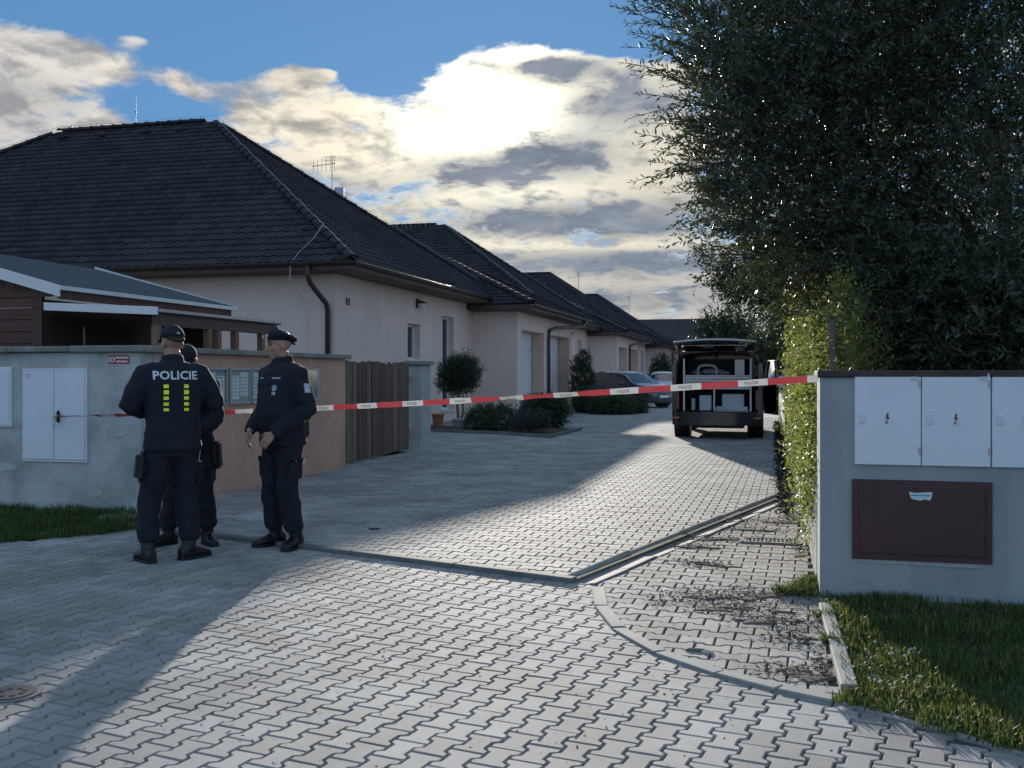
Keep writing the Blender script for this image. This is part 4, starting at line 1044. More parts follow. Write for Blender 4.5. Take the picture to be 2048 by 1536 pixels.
# hedge in bushes
def bush(name, base, blobs, n, nleaf, ln, wd, label, cat, mat, up=.5, length=(.2, .4), spread=.8, group=None, twig=True, trunk=None, xmin=None):
    t = thing(name, base, label, cat, 0, group)
    P, U = in_blobs(blobs, n, .3); keep = P[:, 2] > .02; P, U = P[keep], U[keep]
    D = unit(U * .7 + np.array([0, 0, up]) + RNG.normal(0, .35, P.shape))
    lv, pts = shoots(P, D, RNG.uniform(*length, len(P)), nleaf, ln, wd, .2, spread)
    lv[0][:, 2] = np.maximum(lv[0][:, 2], .012)
    if xmin is not None: lv = (lv[0], lv[1]); q4 = lv[0].reshape(-1, 4, 3); q4 = q4[q4[:, :, 0].min(1) > xmin + RNG.uniform(-.06, .08, len(q4)) + .05 * np.sin(q4[:, 0, 1] * 6.0 + q4[:, 0, 2] * 4.0)]; lv = (q4.reshape(-1, 3), np.arange(len(q4) * 4))
    leafobj('foliage', t, [lv], mat)
    b = MB(); bb = Vector(base)
    for q in (blobs if len(blobs) < 8 else blobs[:8]): limb(b, bb + Vector((random.uniform(-.08, .08), random.uniform(-.08, .08), 0)), Vector(q[0]) + Vector((0, 0, q[1][2] * .2)), trunk or .02, .006, 5, .1)
    b.build('stems', m_bark, t)
    return t
HL = ['first and nearest bush of the yellow green hedge, beside the meter wall', 'second bush of the sunlit hedge above the low wall', 'third bush of the hedge along the low wall', 'fourth bush of the hedge, level with the van', 'fifth bush of the hedge beyond the van', 'sixth bush of the hedge far up the lane', 'seventh bush of the hedge, the farthest']
hb_ = [((.46, 8.2, 1.10), (.20, 1.0, .86), .8), ((.50, 10.3, 1.40), (.24, 1.2, 1.05), 1), ((.62, 12.6, 1.5), (.32, 1.4, 1.1), 1), ((1.22, 15.4, 1.5), (.70, 1.7, 1.15), 1), ((1.4, 19, 1.5), (.75, 2.2, 1.2), 1), ((1.6, 24, 1.4), (.8, 3.0, 1.2), 1), ((1.8, 31, 1.3), (.8, 4.5, 1.1), 1)]
for k, (c, r, w) in enumerate(hb_):
    bl = [(c, r, 1), ((c[0] - .12, c[1], c[2] - .45), (r[0] * .95, r[1], r[2] * .6), .8), ((c[0] + .1, c[1] + r[1] * .3, c[2] + .5), (r[0] * .8, r[1] * .7, r[2] * .6), .7)]
    n = (1700, 1700, 1500, 1600, 1500, 1300, 1200)[k]; s = (1, 1, 1.15, 1.3, 1.5, 1.9, 2.4)[k]
    bush('hedge_bush', (c[0], c[1], .0), bl, n, 11, .052 * s, .021 * s, HL[k], 'hedge', m_leafhedge, .55, (.2, .42), .85, 'bushes of the hedge along the low wall', xmin=(.15, .10, .10, .16, .25, .4, .5)[k])
# tall yellow green growth under the tree
bush('hazel_shrub', (1.35, 9.8, 0), [(tuple(CP(1640, 600, 10.4)), (.18, .6, .45), 1), (tuple(CP(1640, 700, 10.6)), (.2, .6, .5), 1)], 800, 11, .058, .024,
     'tall yellow green shrub under the dark tree, behind the fence post', 'shrub', m_leafhedge, .5, xmin=.12)
bush('dark_shrub', (2.2, 8.3, 0), [(tuple(CP(1850, 650, 8.8)), (.8, .5, .55), 1), (tuple(CP(2030, 640, 8.6)), (.6, .5, .6), 1), (tuple(CP(1755, 670, 9.0)), (.32, .4, .5), 1)], 3600, 13, .062, .022,
     'dark leafy shrub rising just above the coping of the meter wall', 'shrub', m_leafdark, .5)
# second tree leaning over the lane
b2 = Vector((1.3, 17.5, 0)); t2 = thing('plum_tree', b2, 'small tree behind the hedge with branches reaching left over the lane', 'tree')
tb = MB(); limb(tb, b2, b2 + Vector((-.1, 0, 2.0)), .09, .06, 5, .03); tb.build('trunk', m_bark, t2)
bl = []
for (px, py, d, rx, ry) in ((1590, 560, 17.5, 90, 90), (1590, 640, 18, 50, 60), (1545, 590, 17.5, 50, 40), (1500, 570, 17.2, 55, 35), (1610, 480, 17.5, 70, 60), (1560, 520, 17.5, 60, 50)):
    s = d / FPX; bl.append((tuple(CP(px, py, d)), (rx * s, .8, ry * s), 1))
br = MB()
for q in bl: limb(br, b2 + Vector((-.1, 0, 1.9)), Vector(q[0]), .035, .01, 6, .12)
tl = [(1400, 505), (1390, 520), (1420, 545), (1440, 590), (1395, 560), (1450, 520), (1460, 610), (1430, 570)]
ends = [CP(px, py, 17.2 + random.uniform(-.4, .4)) for px, py in tl]
for q in ends: limb(br, CP(1530, 580, 17.3), q, .016, .005, 6, .1)
br.build('limbs', m_bark, t2)
P, U = in_blobs(bl, 1500, .2); D = unit(U * .6 + np.array([-.25, -.05, .3]) + RNG.normal(0, .35, P.shape))
lv, _ = shoots(P, D, RNG.uniform(.25, .5, len(P)), 12, .085, .034, .2, .8)
c0 = np.array(tuple(CP(1530, 580, 17.3)))
P2 = np.concatenate([c0 + (np.array(tuple(q)) - c0) * RNG.uniform(.25, 1.0, (46, 1)) + RNG.normal(0, .05, (46, 3)) for q in ends])
D2 = unit(np.array([-.5, -.2, .35]) + RNG.normal(0, .5, P2.shape)); lv2, _ = shoots(P2, D2, RNG.uniform(.10, .22, len(P2)), 6, .075, .034, .1, .9)
leafobj('crown', t2, [lv, lv2], m_leafdeep)
# trees far up the lane
def far_tree(px0, px1, ytop, d, label, mat, n=900, s=.22, conif=False):
    a, b = CP(px0, 748, d), CP(px1, 748, d); c = (a + b) / 2; w = (b - a).length / 2; top = HCAM + (HORY - ytop) / FPX * d
    t = thing('far_tree', (c.x, c.y, 0), label, 'tree', group='trees at the far end of the lane')
    tb = MB(); limb(tb, (c.x, c.y, 0), (c.x, c.y, top * .7), .18, .08, 5, .02); tb.build('trunk', m_bark, t)
    bl = [((c.x, c.y, top * .55), (w, w, top * .42), 1)] + [((c.x + random.uniform(-.7, .7) * w, c.y + random.uniform(-.7, .7) * w, top * random.uniform(.45, .8)), (w * .5, w * .5, top * .2), .6) for _ in range(6)]
    if conif: bl = [((c.x, c.y, top * (.15 + .1 * k)), (w * (1 - .1 * k), w * (1 - .1 * k), top * .1), 1) for k in range(9)]
    P, U = in_blobs(bl, n, .2); D = unit(U + np.array([0, 0, .4]) + RNG.normal(0, .4, P.shape))
    lv, _ = shoots(P, D, RNG.uniform(.5, 1.0, len(P)), 8, s, s * .5, .1, .8); leafobj('crown', t, [lv], mat)
far_tree(1388, 1500, 612, 80, 'round dark tree behind the roof of the van', m_leafdeep, 1100, .3)
far_tree(1475, 1530, 640, 92, 'narrow darker tree at the right of the round one beyond the van', m_leafdeep, 700, .3, True)
far_tree(1500, 1600, 655, 70, 'light green tree above the far garage', m_leafgreen, 800, .26)
far_tree(1590, 1700, 600, 60, 'broad tree mostly hidden behind the hedge', m_leafgreen, 800, .26)
# ---- planting in front of the houses
m_bed = M('bark_mulch', (.06, .045, .035), .95, .4, 12, .8, 60)
bed = [G(862, 861, ZL), G(1000, 869, ZL), G(1099, 876, ZL), G(1163, 860, ZL)]
bedp = [Vector((-8.9, bed[0].y, 0)), bed[1], bed[2], bed[3], Vector((-8.9, bed[3].y + .6, 0))]
MB().prism([(p.x, p.y, ZL - .02) for p in bedp], (0, 0, .05)).build('planting_bed', m_bed, kind='structure')
ed = box((bed[2].x, bed[2].y + .1, ZL - .01), (bed[2].x - .02, bed[2].y + .12, ZL)).build('bed_edging', m_kerbgrey, kind='structure')
for a, b in zip(bedp[:3], bedp[1:4]): stone_run('edging_stone', m_kerbgrey, Vector((a.x, a.y, 0)), Vector((b.x, b.y, 0)), .06, ZL + .07, 0, 1.0, ed)
q = G(918, 853, ZL); tq = thing('standard_tree', q, 'clipped round standard tree in front of the tall window', 'tree')
tb = MB(); limb(tb, q, q + Vector((-.05, 0, .75)), .045, .035, 5, .05); limb(tb, q + Vector((.06, 0, 0)), q + Vector((.1, .05, .8)), .035, .03, 5, .06); tb.build('trunk', M('trunk_pale', (.20, .17, .13), .9, .3, 10, .5, 40), tq)
cc = q + Vector((0, 0, 1.33)); bl = [(tuple(cc), (.53, .53, .48), 1), (tuple(cc + Vector((.15, 0, .15))), (.42, .4, .42), .6), (tuple(cc + Vector((-.15, 0, -.1))), (.42, .4, .38), .6)]
P, U = in_blobs(bl, 2300, .1); D = unit(U * .8 + np.array([0, 0, .5]) + RNG.normal(0, .3, P.shape)); lv, _ = shoots(P, D, RNG.uniform(.12, .26, len(P)), 11, .06, .02, .1, .75); leafobj('crown', tq, [lv], m_leafdeep)
# pots
def pot(px, py, h, r, label, mat, plant=False):
    p = G(px, py, ZL); t = thing('plant_pot', p, label, 'pot'); s = MB(); s.smooth = True
    prof = [(.55, 0), (.62, .05), (.95, .62), (1.0, .86), (1.08, .88), (1.08, 1.0), (.96, 1.0), (.90, .86), (.0, .84)]
    s.loft([[p + Vector((r * a * math.cos(2*math.pi*k/20), r * a * math.sin(2*math.pi*k/20), h * b)) for k in range(20)] for a, b in prof], cap=True); s.build('pot', mat, t)
    MB().tube([p + Vector((0, 0, h * .85)), p + Vector((0, 0, h * .89))], r * .88, 16).build('soil', m_bed, t)
    return t, p
m_terra = M('terracotta', (.42, .17, .10), .8, .15, 8, .3, 60)
pot(876, 857, .38, .15, 'terracotta pot standing by the house wall behind the gate pillar', m_terra)
pot(921, 862, .30, .20, 'grey concrete tub at the foot of the round standard tree', m_kerb)
def shrub(px, py, wpx, hpx, label, mat, n=700, ln=.07, wd=.025, name='shrub', up=.4, length=(.12, .28)):
    p = G(px, py, ZL); d = HCAM * FPX / (py - HORY); w = wpx * d / FPX / 2; h = hpx * d / FPX
    bl = [((p.x, p.y, h * .5), (w, w * .9, h * .5), 1), ((p.x + w * .3, p.y, h * .62), (w * .5, w * .5, h * .42), .7), ((p.x - w * .35, p.y - .1, h * .5), (w * .55, w * .5, h * .45), .7)]
    return bush(name, p, bl, n, 10, ln, wd, label, 'shrub', mat, up, length)
m_leafgrey = M('leaf_greygreen', (.045, .062, .058), .6, .0, isl=.3, trans=.15, tcol=(.05, .07, .05), spec=.3)
shrub(985, 862, 110, 48, 'low dark shrub left in the planting bed', m_leafdeep, 800)
shrub(1062, 868, 80, 40, 'grey green lavender mound at the front of the planting bed', m_leafgrey, 700, .08, .012, 'lavender', .9)
shrub(1092, 856, 90, 62, 'leafy dark shrub at the lane corner of the planting bed', m_leafdeep, 900, .09, .035)
shrub(1075, 846, 70, 50, 'dark shrub behind the lavender in the planting bed', m_leafdeep, 600)
shrub(1164, 820, 46, 116, 'column shaped conifer beside the end of the nearest garages', m_leafdeep, 900, .10, .03, 'conifer', .8)
for (px, py, w, h, lab) in ((1185, 825, 76, 38, 'left of the low spreading junipers in front of the dark car'), (1228, 828, 84, 28, 'middle low spreading juniper in front of the dark car'), (1268, 826, 34, 22, 'right low juniper at the nose of the dark car')):
    shrub(px, py, w, h, lab, m_leafdeep, 900, .12, .03, 'juniper', .3, (.2, .45))
shrub(1322, 789, 44, 80, 'rounded dark bush at the house wall behind the white car', m_leafdeep, 600, .16, .06, 'bush')
# ---- grass
def grass(name, poly, n, h, label, mat, z=0.0, tall=None):
    xs = [p[0] for p in poly]; ys = [p[1] for p in poly]; pts = []
    while len(pts) < n:
        q = np.stack([RNG.uniform(min(xs), max(xs), n), RNG.uniform(min(ys), max(ys), n)], 1)
        for p in q:
            if inpoly(p, poly) and noise.noise(Vector((p[0] * 2.2, p[1] * 2.2, 4))) + .35 > RNG.uniform(-.25, .35): pts.append(p)
            if len(pts) >= n: break
    pts = np.array(pts); n = len(pts)
    cl = np.array([noise.noise(Vector((p[0] * 3, p[1] * 3, 1))) for p in pts]); hh = h * (1 + .9 * cl) * RNG.uniform(.35, 1.4, n)
    a = RNG.uniform(0, 2 * np.pi, n); lean = RNG.uniform(.1, .7, n); dx, dy = np.cos(a), np.sin(a); w = RNG.uniform(.0025, .0045, n)
    b0 = np.stack([pts[:, 0] - dy * w, pts[:, 1] + dx * w, np.full(n, z)], 1); b1 = np.stack([pts[:, 0] + dy * w, pts[:, 1] - dx * w, np.full(n, z)], 1)
    m = np.stack([dx * lean * hh * .25, dy * lean * hh * .25, hh * .6], 1); tp = np.stack([pts[:, 0] + dx * lean * hh * .8, pts[:, 1] + dy * lean * hh * .8, z + hh * (1 - .25 * lean)], 1)
    V = np.concatenate([b0, b1, b1 + m - np.stack([dy * w, -dx * w, 0 * w], 1) * .3, b0 + m + np.stack([dy * w, -dx * w, 0 * w], 1) * .3, tp])
    i = np.arange(n); F1 = np.stack([i, i + n, i + 2 * n, i + 3 * n], 1); F2 = np.stack([i + 3 * n, i + 2 * n, i + 4 * n, i + 4 * n], 1)
    me = bpy.data.meshes.new(name); me.from_pydata(V.tolist(), [], F1.tolist() + [f[:3] for f in F2.tolist()]); me.materials.append(mat); me.update()
    tag(place(name, me), label, 'grass', kind='stuff')
m_grass = M('grass_blade', (.065, .105, .030), .55, .0, isl=.5, trans=.30, tcol=(.12, .16, .03), spec=.3)
m_soilg = M('turf_soil', (.045, .06, .02), .95, .3, 8, .5, 40)
gp = [(p.x, p.y) for p in EDG2[:4]] + [(3.0, 3.8), (3.0, BY), (.36, BY), (.37, 4.7)]
MB().poly([(p[0], p[1], .012) for p in gp]).build('lawn_right', m_soilg, kind='structure')
gpx = [(p[0] - .03, p[1] - .05) for p in gp[:6]] + gp[6:7] + [(.31, BY), (.32, 4.62)]
grass('grass', gpx, 38000, .048, 'rough green grass in front of the meter wall', m_grass, .012)
m_dry = M('grass_dry', (.22, .18, .08), .7, .0, isl=.4, trans=.3, tcol=(.3, .26, .1))
grass('dry_grass', gp, 3500, .05, 'dry yellow blades among the grass in front of the meter wall', m_dry, .012)
gl = [(p.x, p.y) for p in GRL]
MB().poly([(p[0], p[1], .006) for p in gl]).build('lawn_left', m_soilg, kind='structure')
gl2 = [(-6.12, 8.82), (-5.55, 8.0), (-5.74, 7.58), (-6.25, 7.0), (-6.95, 6.12), (-9.5, 6.2), (-9.5, 8.82)]
grass('grass', gl2, 30000, .075, 'green grass strip at the foot of the grey garden wall', m_grass, .006)

# white clover heads in the grass
cl = []
for _ in range(22):
    q = G(random.uniform(1690, 1850), random.uniform(1310, 1410)); cl.append(q)
cv_ = MB()
for q in cl:
    z = random.uniform(.05, .08); cv_.ellipsoid((q.x, q.y, z), (.007, .007, .006), 8, 6)
cv_.build('clover_flowers', M('clover_white', (.62, .62, .56), .8), label='tiny white clover heads in the sunlit grass', cat='flowers', kind='stuff')
# ------------------------------------------------------------------ vehicles
m_tyre = M('tyre_rubber', (.018, .018, .019), .85, .15, 20)
m_rim = M('alloy_rim', (.38, .39, .41), .3, .05, metal=.8)
m_carglass = glass('car_glass', (.10, .12, .14), .02, .55)
m_plate = M('number_plate', (.72, .73, .72), .45)
m_trimb = M('trim_black', (.010, .010, .011), .45)
m_head = M('headlamp', (.55, .60, .65), .12, .1, 30, spec=.9)
m_tail = M('tail_lamp', (.20, .012, .012), .2, .2, 40, spec=.8)
m_orange = M('indicator', (.55, .16, .04), .3)
def wheel(par, W, x, y, r=.32, w=.21, out=1):
    s = MB(); s.smooth = True; T = lambda *p: W @ Vector(p)
    prof = [(-.5, .62), (-.5, .9), (-.42, .98), (-.2, 1.0), (.2, 1.0), (.42, .98), (.5, .9), (.5, .62)]
    s.loft([[T(x + w * a, y + r * b * math.cos(2*math.pi*k/28), r + r * b * math.sin(2*math.pi*k/28)) for k in range(28)] for a, b in prof], cap=False)
    wh = s.build('wheel', m_tyre, par)
    q = MB(); q.smooth = False
    for k in range(5):
        a = 2 * math.pi * k / 5; c, sn = math.cos(a), math.sin(a)
        pts = [(.10, -.05), (.60, -.07), (.60, .07), (.10, .05)]
        q.prism([T(x + out * w * .36, y + r * (u * c - v * sn), r + r * (u * sn + v * c)) for u, v in pts], W.to_3x3() @ Vector((out * w * .08, 0, 0)))
    q.tube([T(x + out * w * .30, y, r), T(x + out * w * .46, y, r)], r * .16, 12)
    q.tube([T(x - out * w * .1, y, r), T(x + out * w * .26, y, r)], r * .63, 24)
    q.build('rim', m_rim, wh)
def car(loc, yaw, paint, label, plate=True):
    t = thing('parked_car', loc, label, 'car', yaw, 'cars parked in front of the houses'); W = WM[t.name]; T = lambda *p: W @ Vector(p)
    ys = np.array([-2.08, -2.0, -1.8, -1.45, -1.0, -.5, 0, .35, .75, 1.15, 1.5, 1.8, 2.0, 2.1])
    hw = np.array([.66, .77, .84, .875, .885, .89, .89, .89, .885, .88, .865, .83, .76, .60])
    zb = np.array([.70, .84, .93, .96, .96, .95, .94, .93, .93, .925, .89, .82, .72, .58])
    zr = np.array([.74, .95, 1.28, 1.45, 1.51, 1.52, 1.50, 1.44, 1.22, .985, .935, .86, .755, .60])
    yy = np.linspace(-2.08, 2.1, 57); f = lambda a: np.convolve(np.pad(np.interp(yy, ys, a), 2, 'edge'), [.1, .2, .4, .2, .1], 'valid')
    HW, ZB, ZR = f(hw), f(zb), f(zr)
    body = MB(); ws, side, rear = MB(), MB(), MB(); rings = []
    for y, w, b, r in zip(yy, HW, ZB, ZR):
        g = max(r - b, .02); k = min(g / .5, 1)
        half = [(0, .20), (w * .82, .20), (w * .95, .26), (w, .38), (w * 1.0, .55), (w * .985, b * .62 + .22), (w * .95, b - .03), (w * .93, b), (w * (.93 - .05 * k), b + g * .25), (w * (.93 - .13 * k), b + g * .62), (w * (.93 - .20 * k), b + g * .87), (w * (.93 - .30 * k), b + g * .97), (w * .35, b + g * 1.02), (0, b + g * 1.03)]
        ring = [T(x, y, z) for x, z in half] + [T(-x, y, z) for x, z in reversed(half[1:-1])]; rings.append(ring)
    n = len(rings[0]); nh = 14
    for i in range(len(rings) - 1):
        y = (yy[i] + yy[i + 1]) / 2
        for k in range(n):
            a, b = rings[i][k], rings[i][(k + 1) % n]; c, d = rings[i + 1][(k + 1) % n], rings[i + 1][k]
            kk = k if k < nh - 1 else n - 1 - k
            tgt = body
            if kk in (8, 9) and -1.7 < y < .62 and not (-.42 < y < -.32): tgt = side
            elif kk in (11, 12) and .38 < y < 1.12: tgt = ws
            elif kk in (10,) and .45 < y < 1.05: tgt = ws
            elif kk in (11, 12) and -2.0 < y < -1.5: tgt = rear
            tgt.smooth = True; tgt.add([a, b, c, d], [(0, 1, 2, 3)])
    body.add(rings[0], [tuple(range(n))]); body.add(rings[-1], [tuple(range(n - 1, -1, -1))])
    def fin(mb, name, mat, par):
        inv = WM[par.name].inverted(); me = mb.mesh(name, mat, inv, fixn=False)
        bm = bmesh.new(); bm.from_mesh(me); bmesh.ops.remove_doubles(bm, verts=bm.verts, dist=.0005); bmesh.ops.recalc_face_normals(bm, faces=bm.faces); bm.to_mesh(me); bm.free()
        return place(name, me, par)
    bo = fin(body, 'body', paint, t)
    fin(ws, 'windscreen', m_carglass, t); fin(side, 'side_windows', m_carglass, t); fin(rear, 'rear_window', m_carglass, t)
    box((-.6, -1.5, .5), (.6, .5, 1.05), W).build('interior', m_trimb, t)
    for s in (-1, 1):
        wheel(t, W, s * .79, 1.30, .315, .2, s); wheel(t, W, s * .79, -1.28, .315, .2, s)
        for y in (1.30, -1.28):
            MB().tube([T(s * .60, y, .33), T(s * .893, y, .33)], .365, 24).build('wheel_arch', m_trimb, t)
        h = MB(); h.smooth = True
        h.loft([[T(s * (x0 + dx), y0, z0 + dz) for dx, dz in ((0, 0), (0, .10), (.0, .12))] for x0, y0, z0 in ((.42, 2.075, .60), (.62, 1.99, .62), (.78, 1.83, .68))], cap=False, closed=False)
        h.build('headlight', m_head, t)
        MB().ellipsoid((0, 0, 0), (.10, .07, .07), 12, 8, None).v
        mm = MB(); mm.smooth = True; mm.ellipsoid(T(s * .98, .62, .99), (.11, .07, .075)); mm.tube([T(s * .85, .66, .95), T(s * .95, .64, .97)], .025, 8); mm.build('mirror', paint, t)
    MB().prism([T(-.42, 2.085, .40), T(.42, 2.085, .40), T(.47, 2.10, .27), T(-.47, 2.10, .27)], W.to_3x3() @ Vector((0, .022, 0))).build('lower_grille', m_trimb, t)
    MB().prism([T(-.30, 2.075, .585), T(.30, 2.075, .585), T(.27, 2.10, .52), T(-.27, 2.10, .52)], W.to_3x3() @ Vector((0, .018, 0))).build('grille', m_trimb, t)
    if plate:
        pl_ = box((-.26, 2.125, .415), (.26, 2.135, .525), W).build('number_plate', m_plate, t)
    MB().tube([T(-.6, 1.14, .965), T(-.05, .98, 1.045)], .008, 5).build('wiper', m_trimb, t)
    return t
p = G(1325, 815, ZL)
car((p.x - 1.55, p.y + .75, ZL), R(-90 - 38), M('paint_blueblack', (.030, .036, .048), .22, .03, coat=.8, spec=.6), 'dark blue grey hatchback nosing out towards the lane, nearest of the parked cars')
car((G(1322, 797, ZL).x + .2, 56.5, ZL), R(180 + 8), M('paint_white', (.55, .57, .60), .28, .03, coat=.7), 'white car facing the camera behind the dark hatchback')
car((-6.6, 73.0, ZL), R(180), M('paint_silverblue', (.20, .27, .36), .28, .03, coat=.7), 'farthest parked car, half hidden by the van')

# the dark van with its tailgate up
vx, vy = G(1438, 876).x, 21.72
van = thing('police_van', (vx, vy, ZL), 'black van seen from behind with raised tailgate and open front door', 'van', R(0)); W = WM[van.name]; T = lambda *p: W @ Vector(p)
m_van = M('paint_black', (.012, .013, .017), .2, .03, coat=.9, spec=.6)
m_vin = M('van_lining', (.03, .032, .035), .7, .1)
m_alup = M('aluminium_profile', (.55, .56, .57), .35, .05, metal=.6)
m_vwhite = M('white_board', (.62, .65, .68), .5, .04)
HB, HT, ZT, ZBm = .95, .80, 1.90, .42      # half width at the belt, at the roof, roof height, sill height
def sect(k=1.0, zt=ZT):
    return [(HB * .97, .36), (HB, .55), (HB, .98), (HB - .01, 1.08), (HB - .05, 1.38), (HB - .10, 1.66), (HT, zt - .09), (HT - .07, zt - .03), (HT - .20, zt), (0, zt + .025)]
ysec = [(.06, ZT - .015), (.5, ZT), (1.6, ZT + .01), (2.8, ZT + .01), (3.35, ZT - .03)]
outer = []
for y, zt in ysec:
    h = sect(1, zt); outer.append([T(x, y, z) for x, z in h] + [T(-x, y, z) for x, z in reversed(h[:-1])])
bd = MB(); bd.smooth = True; bd.loft(outer, cap=False, closed=False)
inner = []
for y, zt in ysec:
    h = [(x - .06 if x > .1 else x, z - (.05 if z > 1.7 else 0)) for x, z in sect(1, zt)]; inner.append([T(x, y + .02, z) for x, z in h] + [T(-x, y + .02, z) for x, z in reversed(h[:-1])])
body = bd.build('body', m_van, van)
ib = MB(); ib.loft(inner, cap=False, closed=False); ib.build('inner_lining', m_vin, van)
# rear frame ring
rf = MB(); rf.smooth = False; o, i_ = outer[0], inner[0]
rf.add(o + i_, [(k, k + 1, k + 1 + len(o), k + len(o)) for k in range(len(o) - 1)]); rf.build('door_frame', m_van, van)
box((-.88, .08, .40), (.88, 3.4, .58), W).build('floor', m_vin, van)
box((-.9, 3.3, .5), (.9, 3.36, 1.1), W).build('seat_row', m_trimb, van); 
# front: bonnet, windscreen
fr = MB(); fr.smooth = True
rows = []
for y, zt, hw_ in ((3.35, ZT - .03, .80), (3.7, 1.70, .80), (4.15, 1.22, .84), (4.3, 1.10, .86), (4.75, .98, .86), (4.88, .75, .85), (4.9, .36, .82)):
    rows.append([T(HB * .97 if y < 4.5 else hw_, y, .36), T(HB if y < 4.5 else hw_, y, min(.95, zt)), T(hw_ + .02, y, zt - .06 if zt > 1 else zt), T(hw_ - .1, y, zt), T(0, y, zt + .02), T(-hw_ + .1, y, zt), T(-hw_ - .02, y, zt - .06 if zt > 1 else zt), T(-HB if y < 4.5 else -hw_, y, min(.95, zt)), T(-HB * .97 if y < 4.5 else -hw_, y, .36)])
fr.loft(rows, cap=False, closed=False); fr.build('front_end', m_van, van)
wsb = MB(); wsb.prism([T(-.70, 3.62, 1.77), T(.70, 3.62, 1.77), T(.74, 4.13, 1.25), T(-.74, 4.13, 1.25)], W.to_3x3() @ Vector((0, .02, .02))); wsb.build('windscreen', m_carglass, van)
for s in (-1, 1):
    g = MB(); g.prism([T(s * (HB - .005), .35, 1.12), T(s * (HB - .005), 2.1, 1.12), T(s * (HB - .105), 2.1, 1.66), T(s * (HB - .105), .45, 1.66)], (s * .012, 0, 0)); g.build('side_window', m_carglass, van)
    # tall tail lamps on the corner posts
    tl = MB(); tl.prism([T(s * (HB - .015), .055, .62), T(s * (HB - .15), .055, .62), T(s * (HB - .15), .055, 1.05), T(s * (HB - .02), .055, 1.05)], (0, -.02, 0)); tlo = tl.build('tail_light', m_tail, van, bevel=.008)
    MB().prism([T(s * (HB - .02), .034, .86), T(s * (HB - .145), .034, .86), T(s * (HB - .145), .034, .885), T(s * (HB - .02), .034, .885)], (0, -.004, 0)).build('reflector', m_orange, tlo)
    MB().prism([T(s * (HB - .03), -.085, .44), T(s * (HB - .17), -.085, .44), T(s * (HB - .17), -.085, .475), T(s * (HB - .03), -.085, .475)], (0, -.006, 0)).build('bumper_reflector', m_orange, van)
    wheel(van, W, s * .80, .95, .335, .235, s); wheel(van, W, s * .80, 3.95, .335, .235, s)
    MB().tube([T(s * .62, .95, .36), T(s * .955, .95, .36)], .40, 24).build('wheel_arch', m_trimb, van)
    MB().tube([T(s * (HB - .16), .06, 1.60), T(s * (HB - .19), -.52, 1.93)], [.016, .012], 8).build('gas_strut', m_trimb, van)
    box((s * .86, .0, .5), (s * (HB - .005), .055, 1.62), W).build('rear_post', m_van, van, bevel=.02, seg=2)
bp = MB(); bp.smooth = True
bp.loft([[T(-.95, .12, z), T(-.93, -.02, z), T(-.80, -.08, z), T(-.3, -.10, z), T(.3, -.10, z), T(.80, -.08, z), T(.93, -.02, z), T(.95, .12, z)] for z in (.30, .36, .52, .575)], cap=False, closed=False)
bp.smooth = False; bp.prism([T(-.95, .12, .575), T(-.93, -.02, .575), T(-.80, -.08, .575), T(.80, -.08, .575), T(.93, -.02, .575), T(.95, .12, .575)], (0, 0, .004)); bp.build('rear_bumper', m_van, van)
box((-.55, .3, .22), (.55, 3.6, .40), W).build('underbody', m_trimb, van)
# raised tailgate: a shallow pressed tray, hinged at the roof edge
tg = MB(); tg.smooth = False; ang = R(9); L1 = 1.02
def tp(x, v, w): return T(x, .06 - v * math.cos(ang) + w * math.sin(ang), ZT - .005 + v * math.sin(ang) + w * math.cos(ang))
for a in range(10):
    x0, x1 = -.84 + .168 * a, -.84 + .168 * (a + 1); b0, b1 = .055 * (1 - (x0 / .84) ** 2), .055 * (1 - (x1 / .84) ** 2)
    rowz = [(0, 0), (.35, .04), (.75, .05), (L1, .01), (L1 + .02, -.03), (L1 - .03, -.07), (.75, -.01), (.3, -.02), (0, -.04)]
    tg.loft([[tp(x, v, w + b) for v, w in rowz] for x, b in ((x0, b0), (x1, b1))], cap=(a in (0, 9)))
tgo = tg.build('tailgate', m_van, van)
rim_ = MB(); rim_.smooth = True
rim_.tube([tp(x, L1 + .025, -.02 + .055 * (1 - (x / .84) ** 2)) for x in np.linspace(-.82, .82, 13)], .020, 8); rim_.build('tailgate_edge', M('edge_sky_glint', (.55, .56, .52), .25, .05, spec=.8), tgo)  # pale strip paints the sky's reflection along the black tailgate edge
MB().prism([tp(-.62, .12, -.03), tp(.62, .12, -.03), tp(.66, .60, .0), tp(-.66, .60, .0)], (0, 0, -.006)).build('rear_window', m_carglass, tgo)
box((-.045, -.55, 1.86), (.045, .06, 1.90), W).build('wiper_motor', m_trimb, van)
MB().tube([T(0, .05, ZT - .02), T(0, -.10, ZT - .16)], .03, 8).build('latch', m_trimb, van)
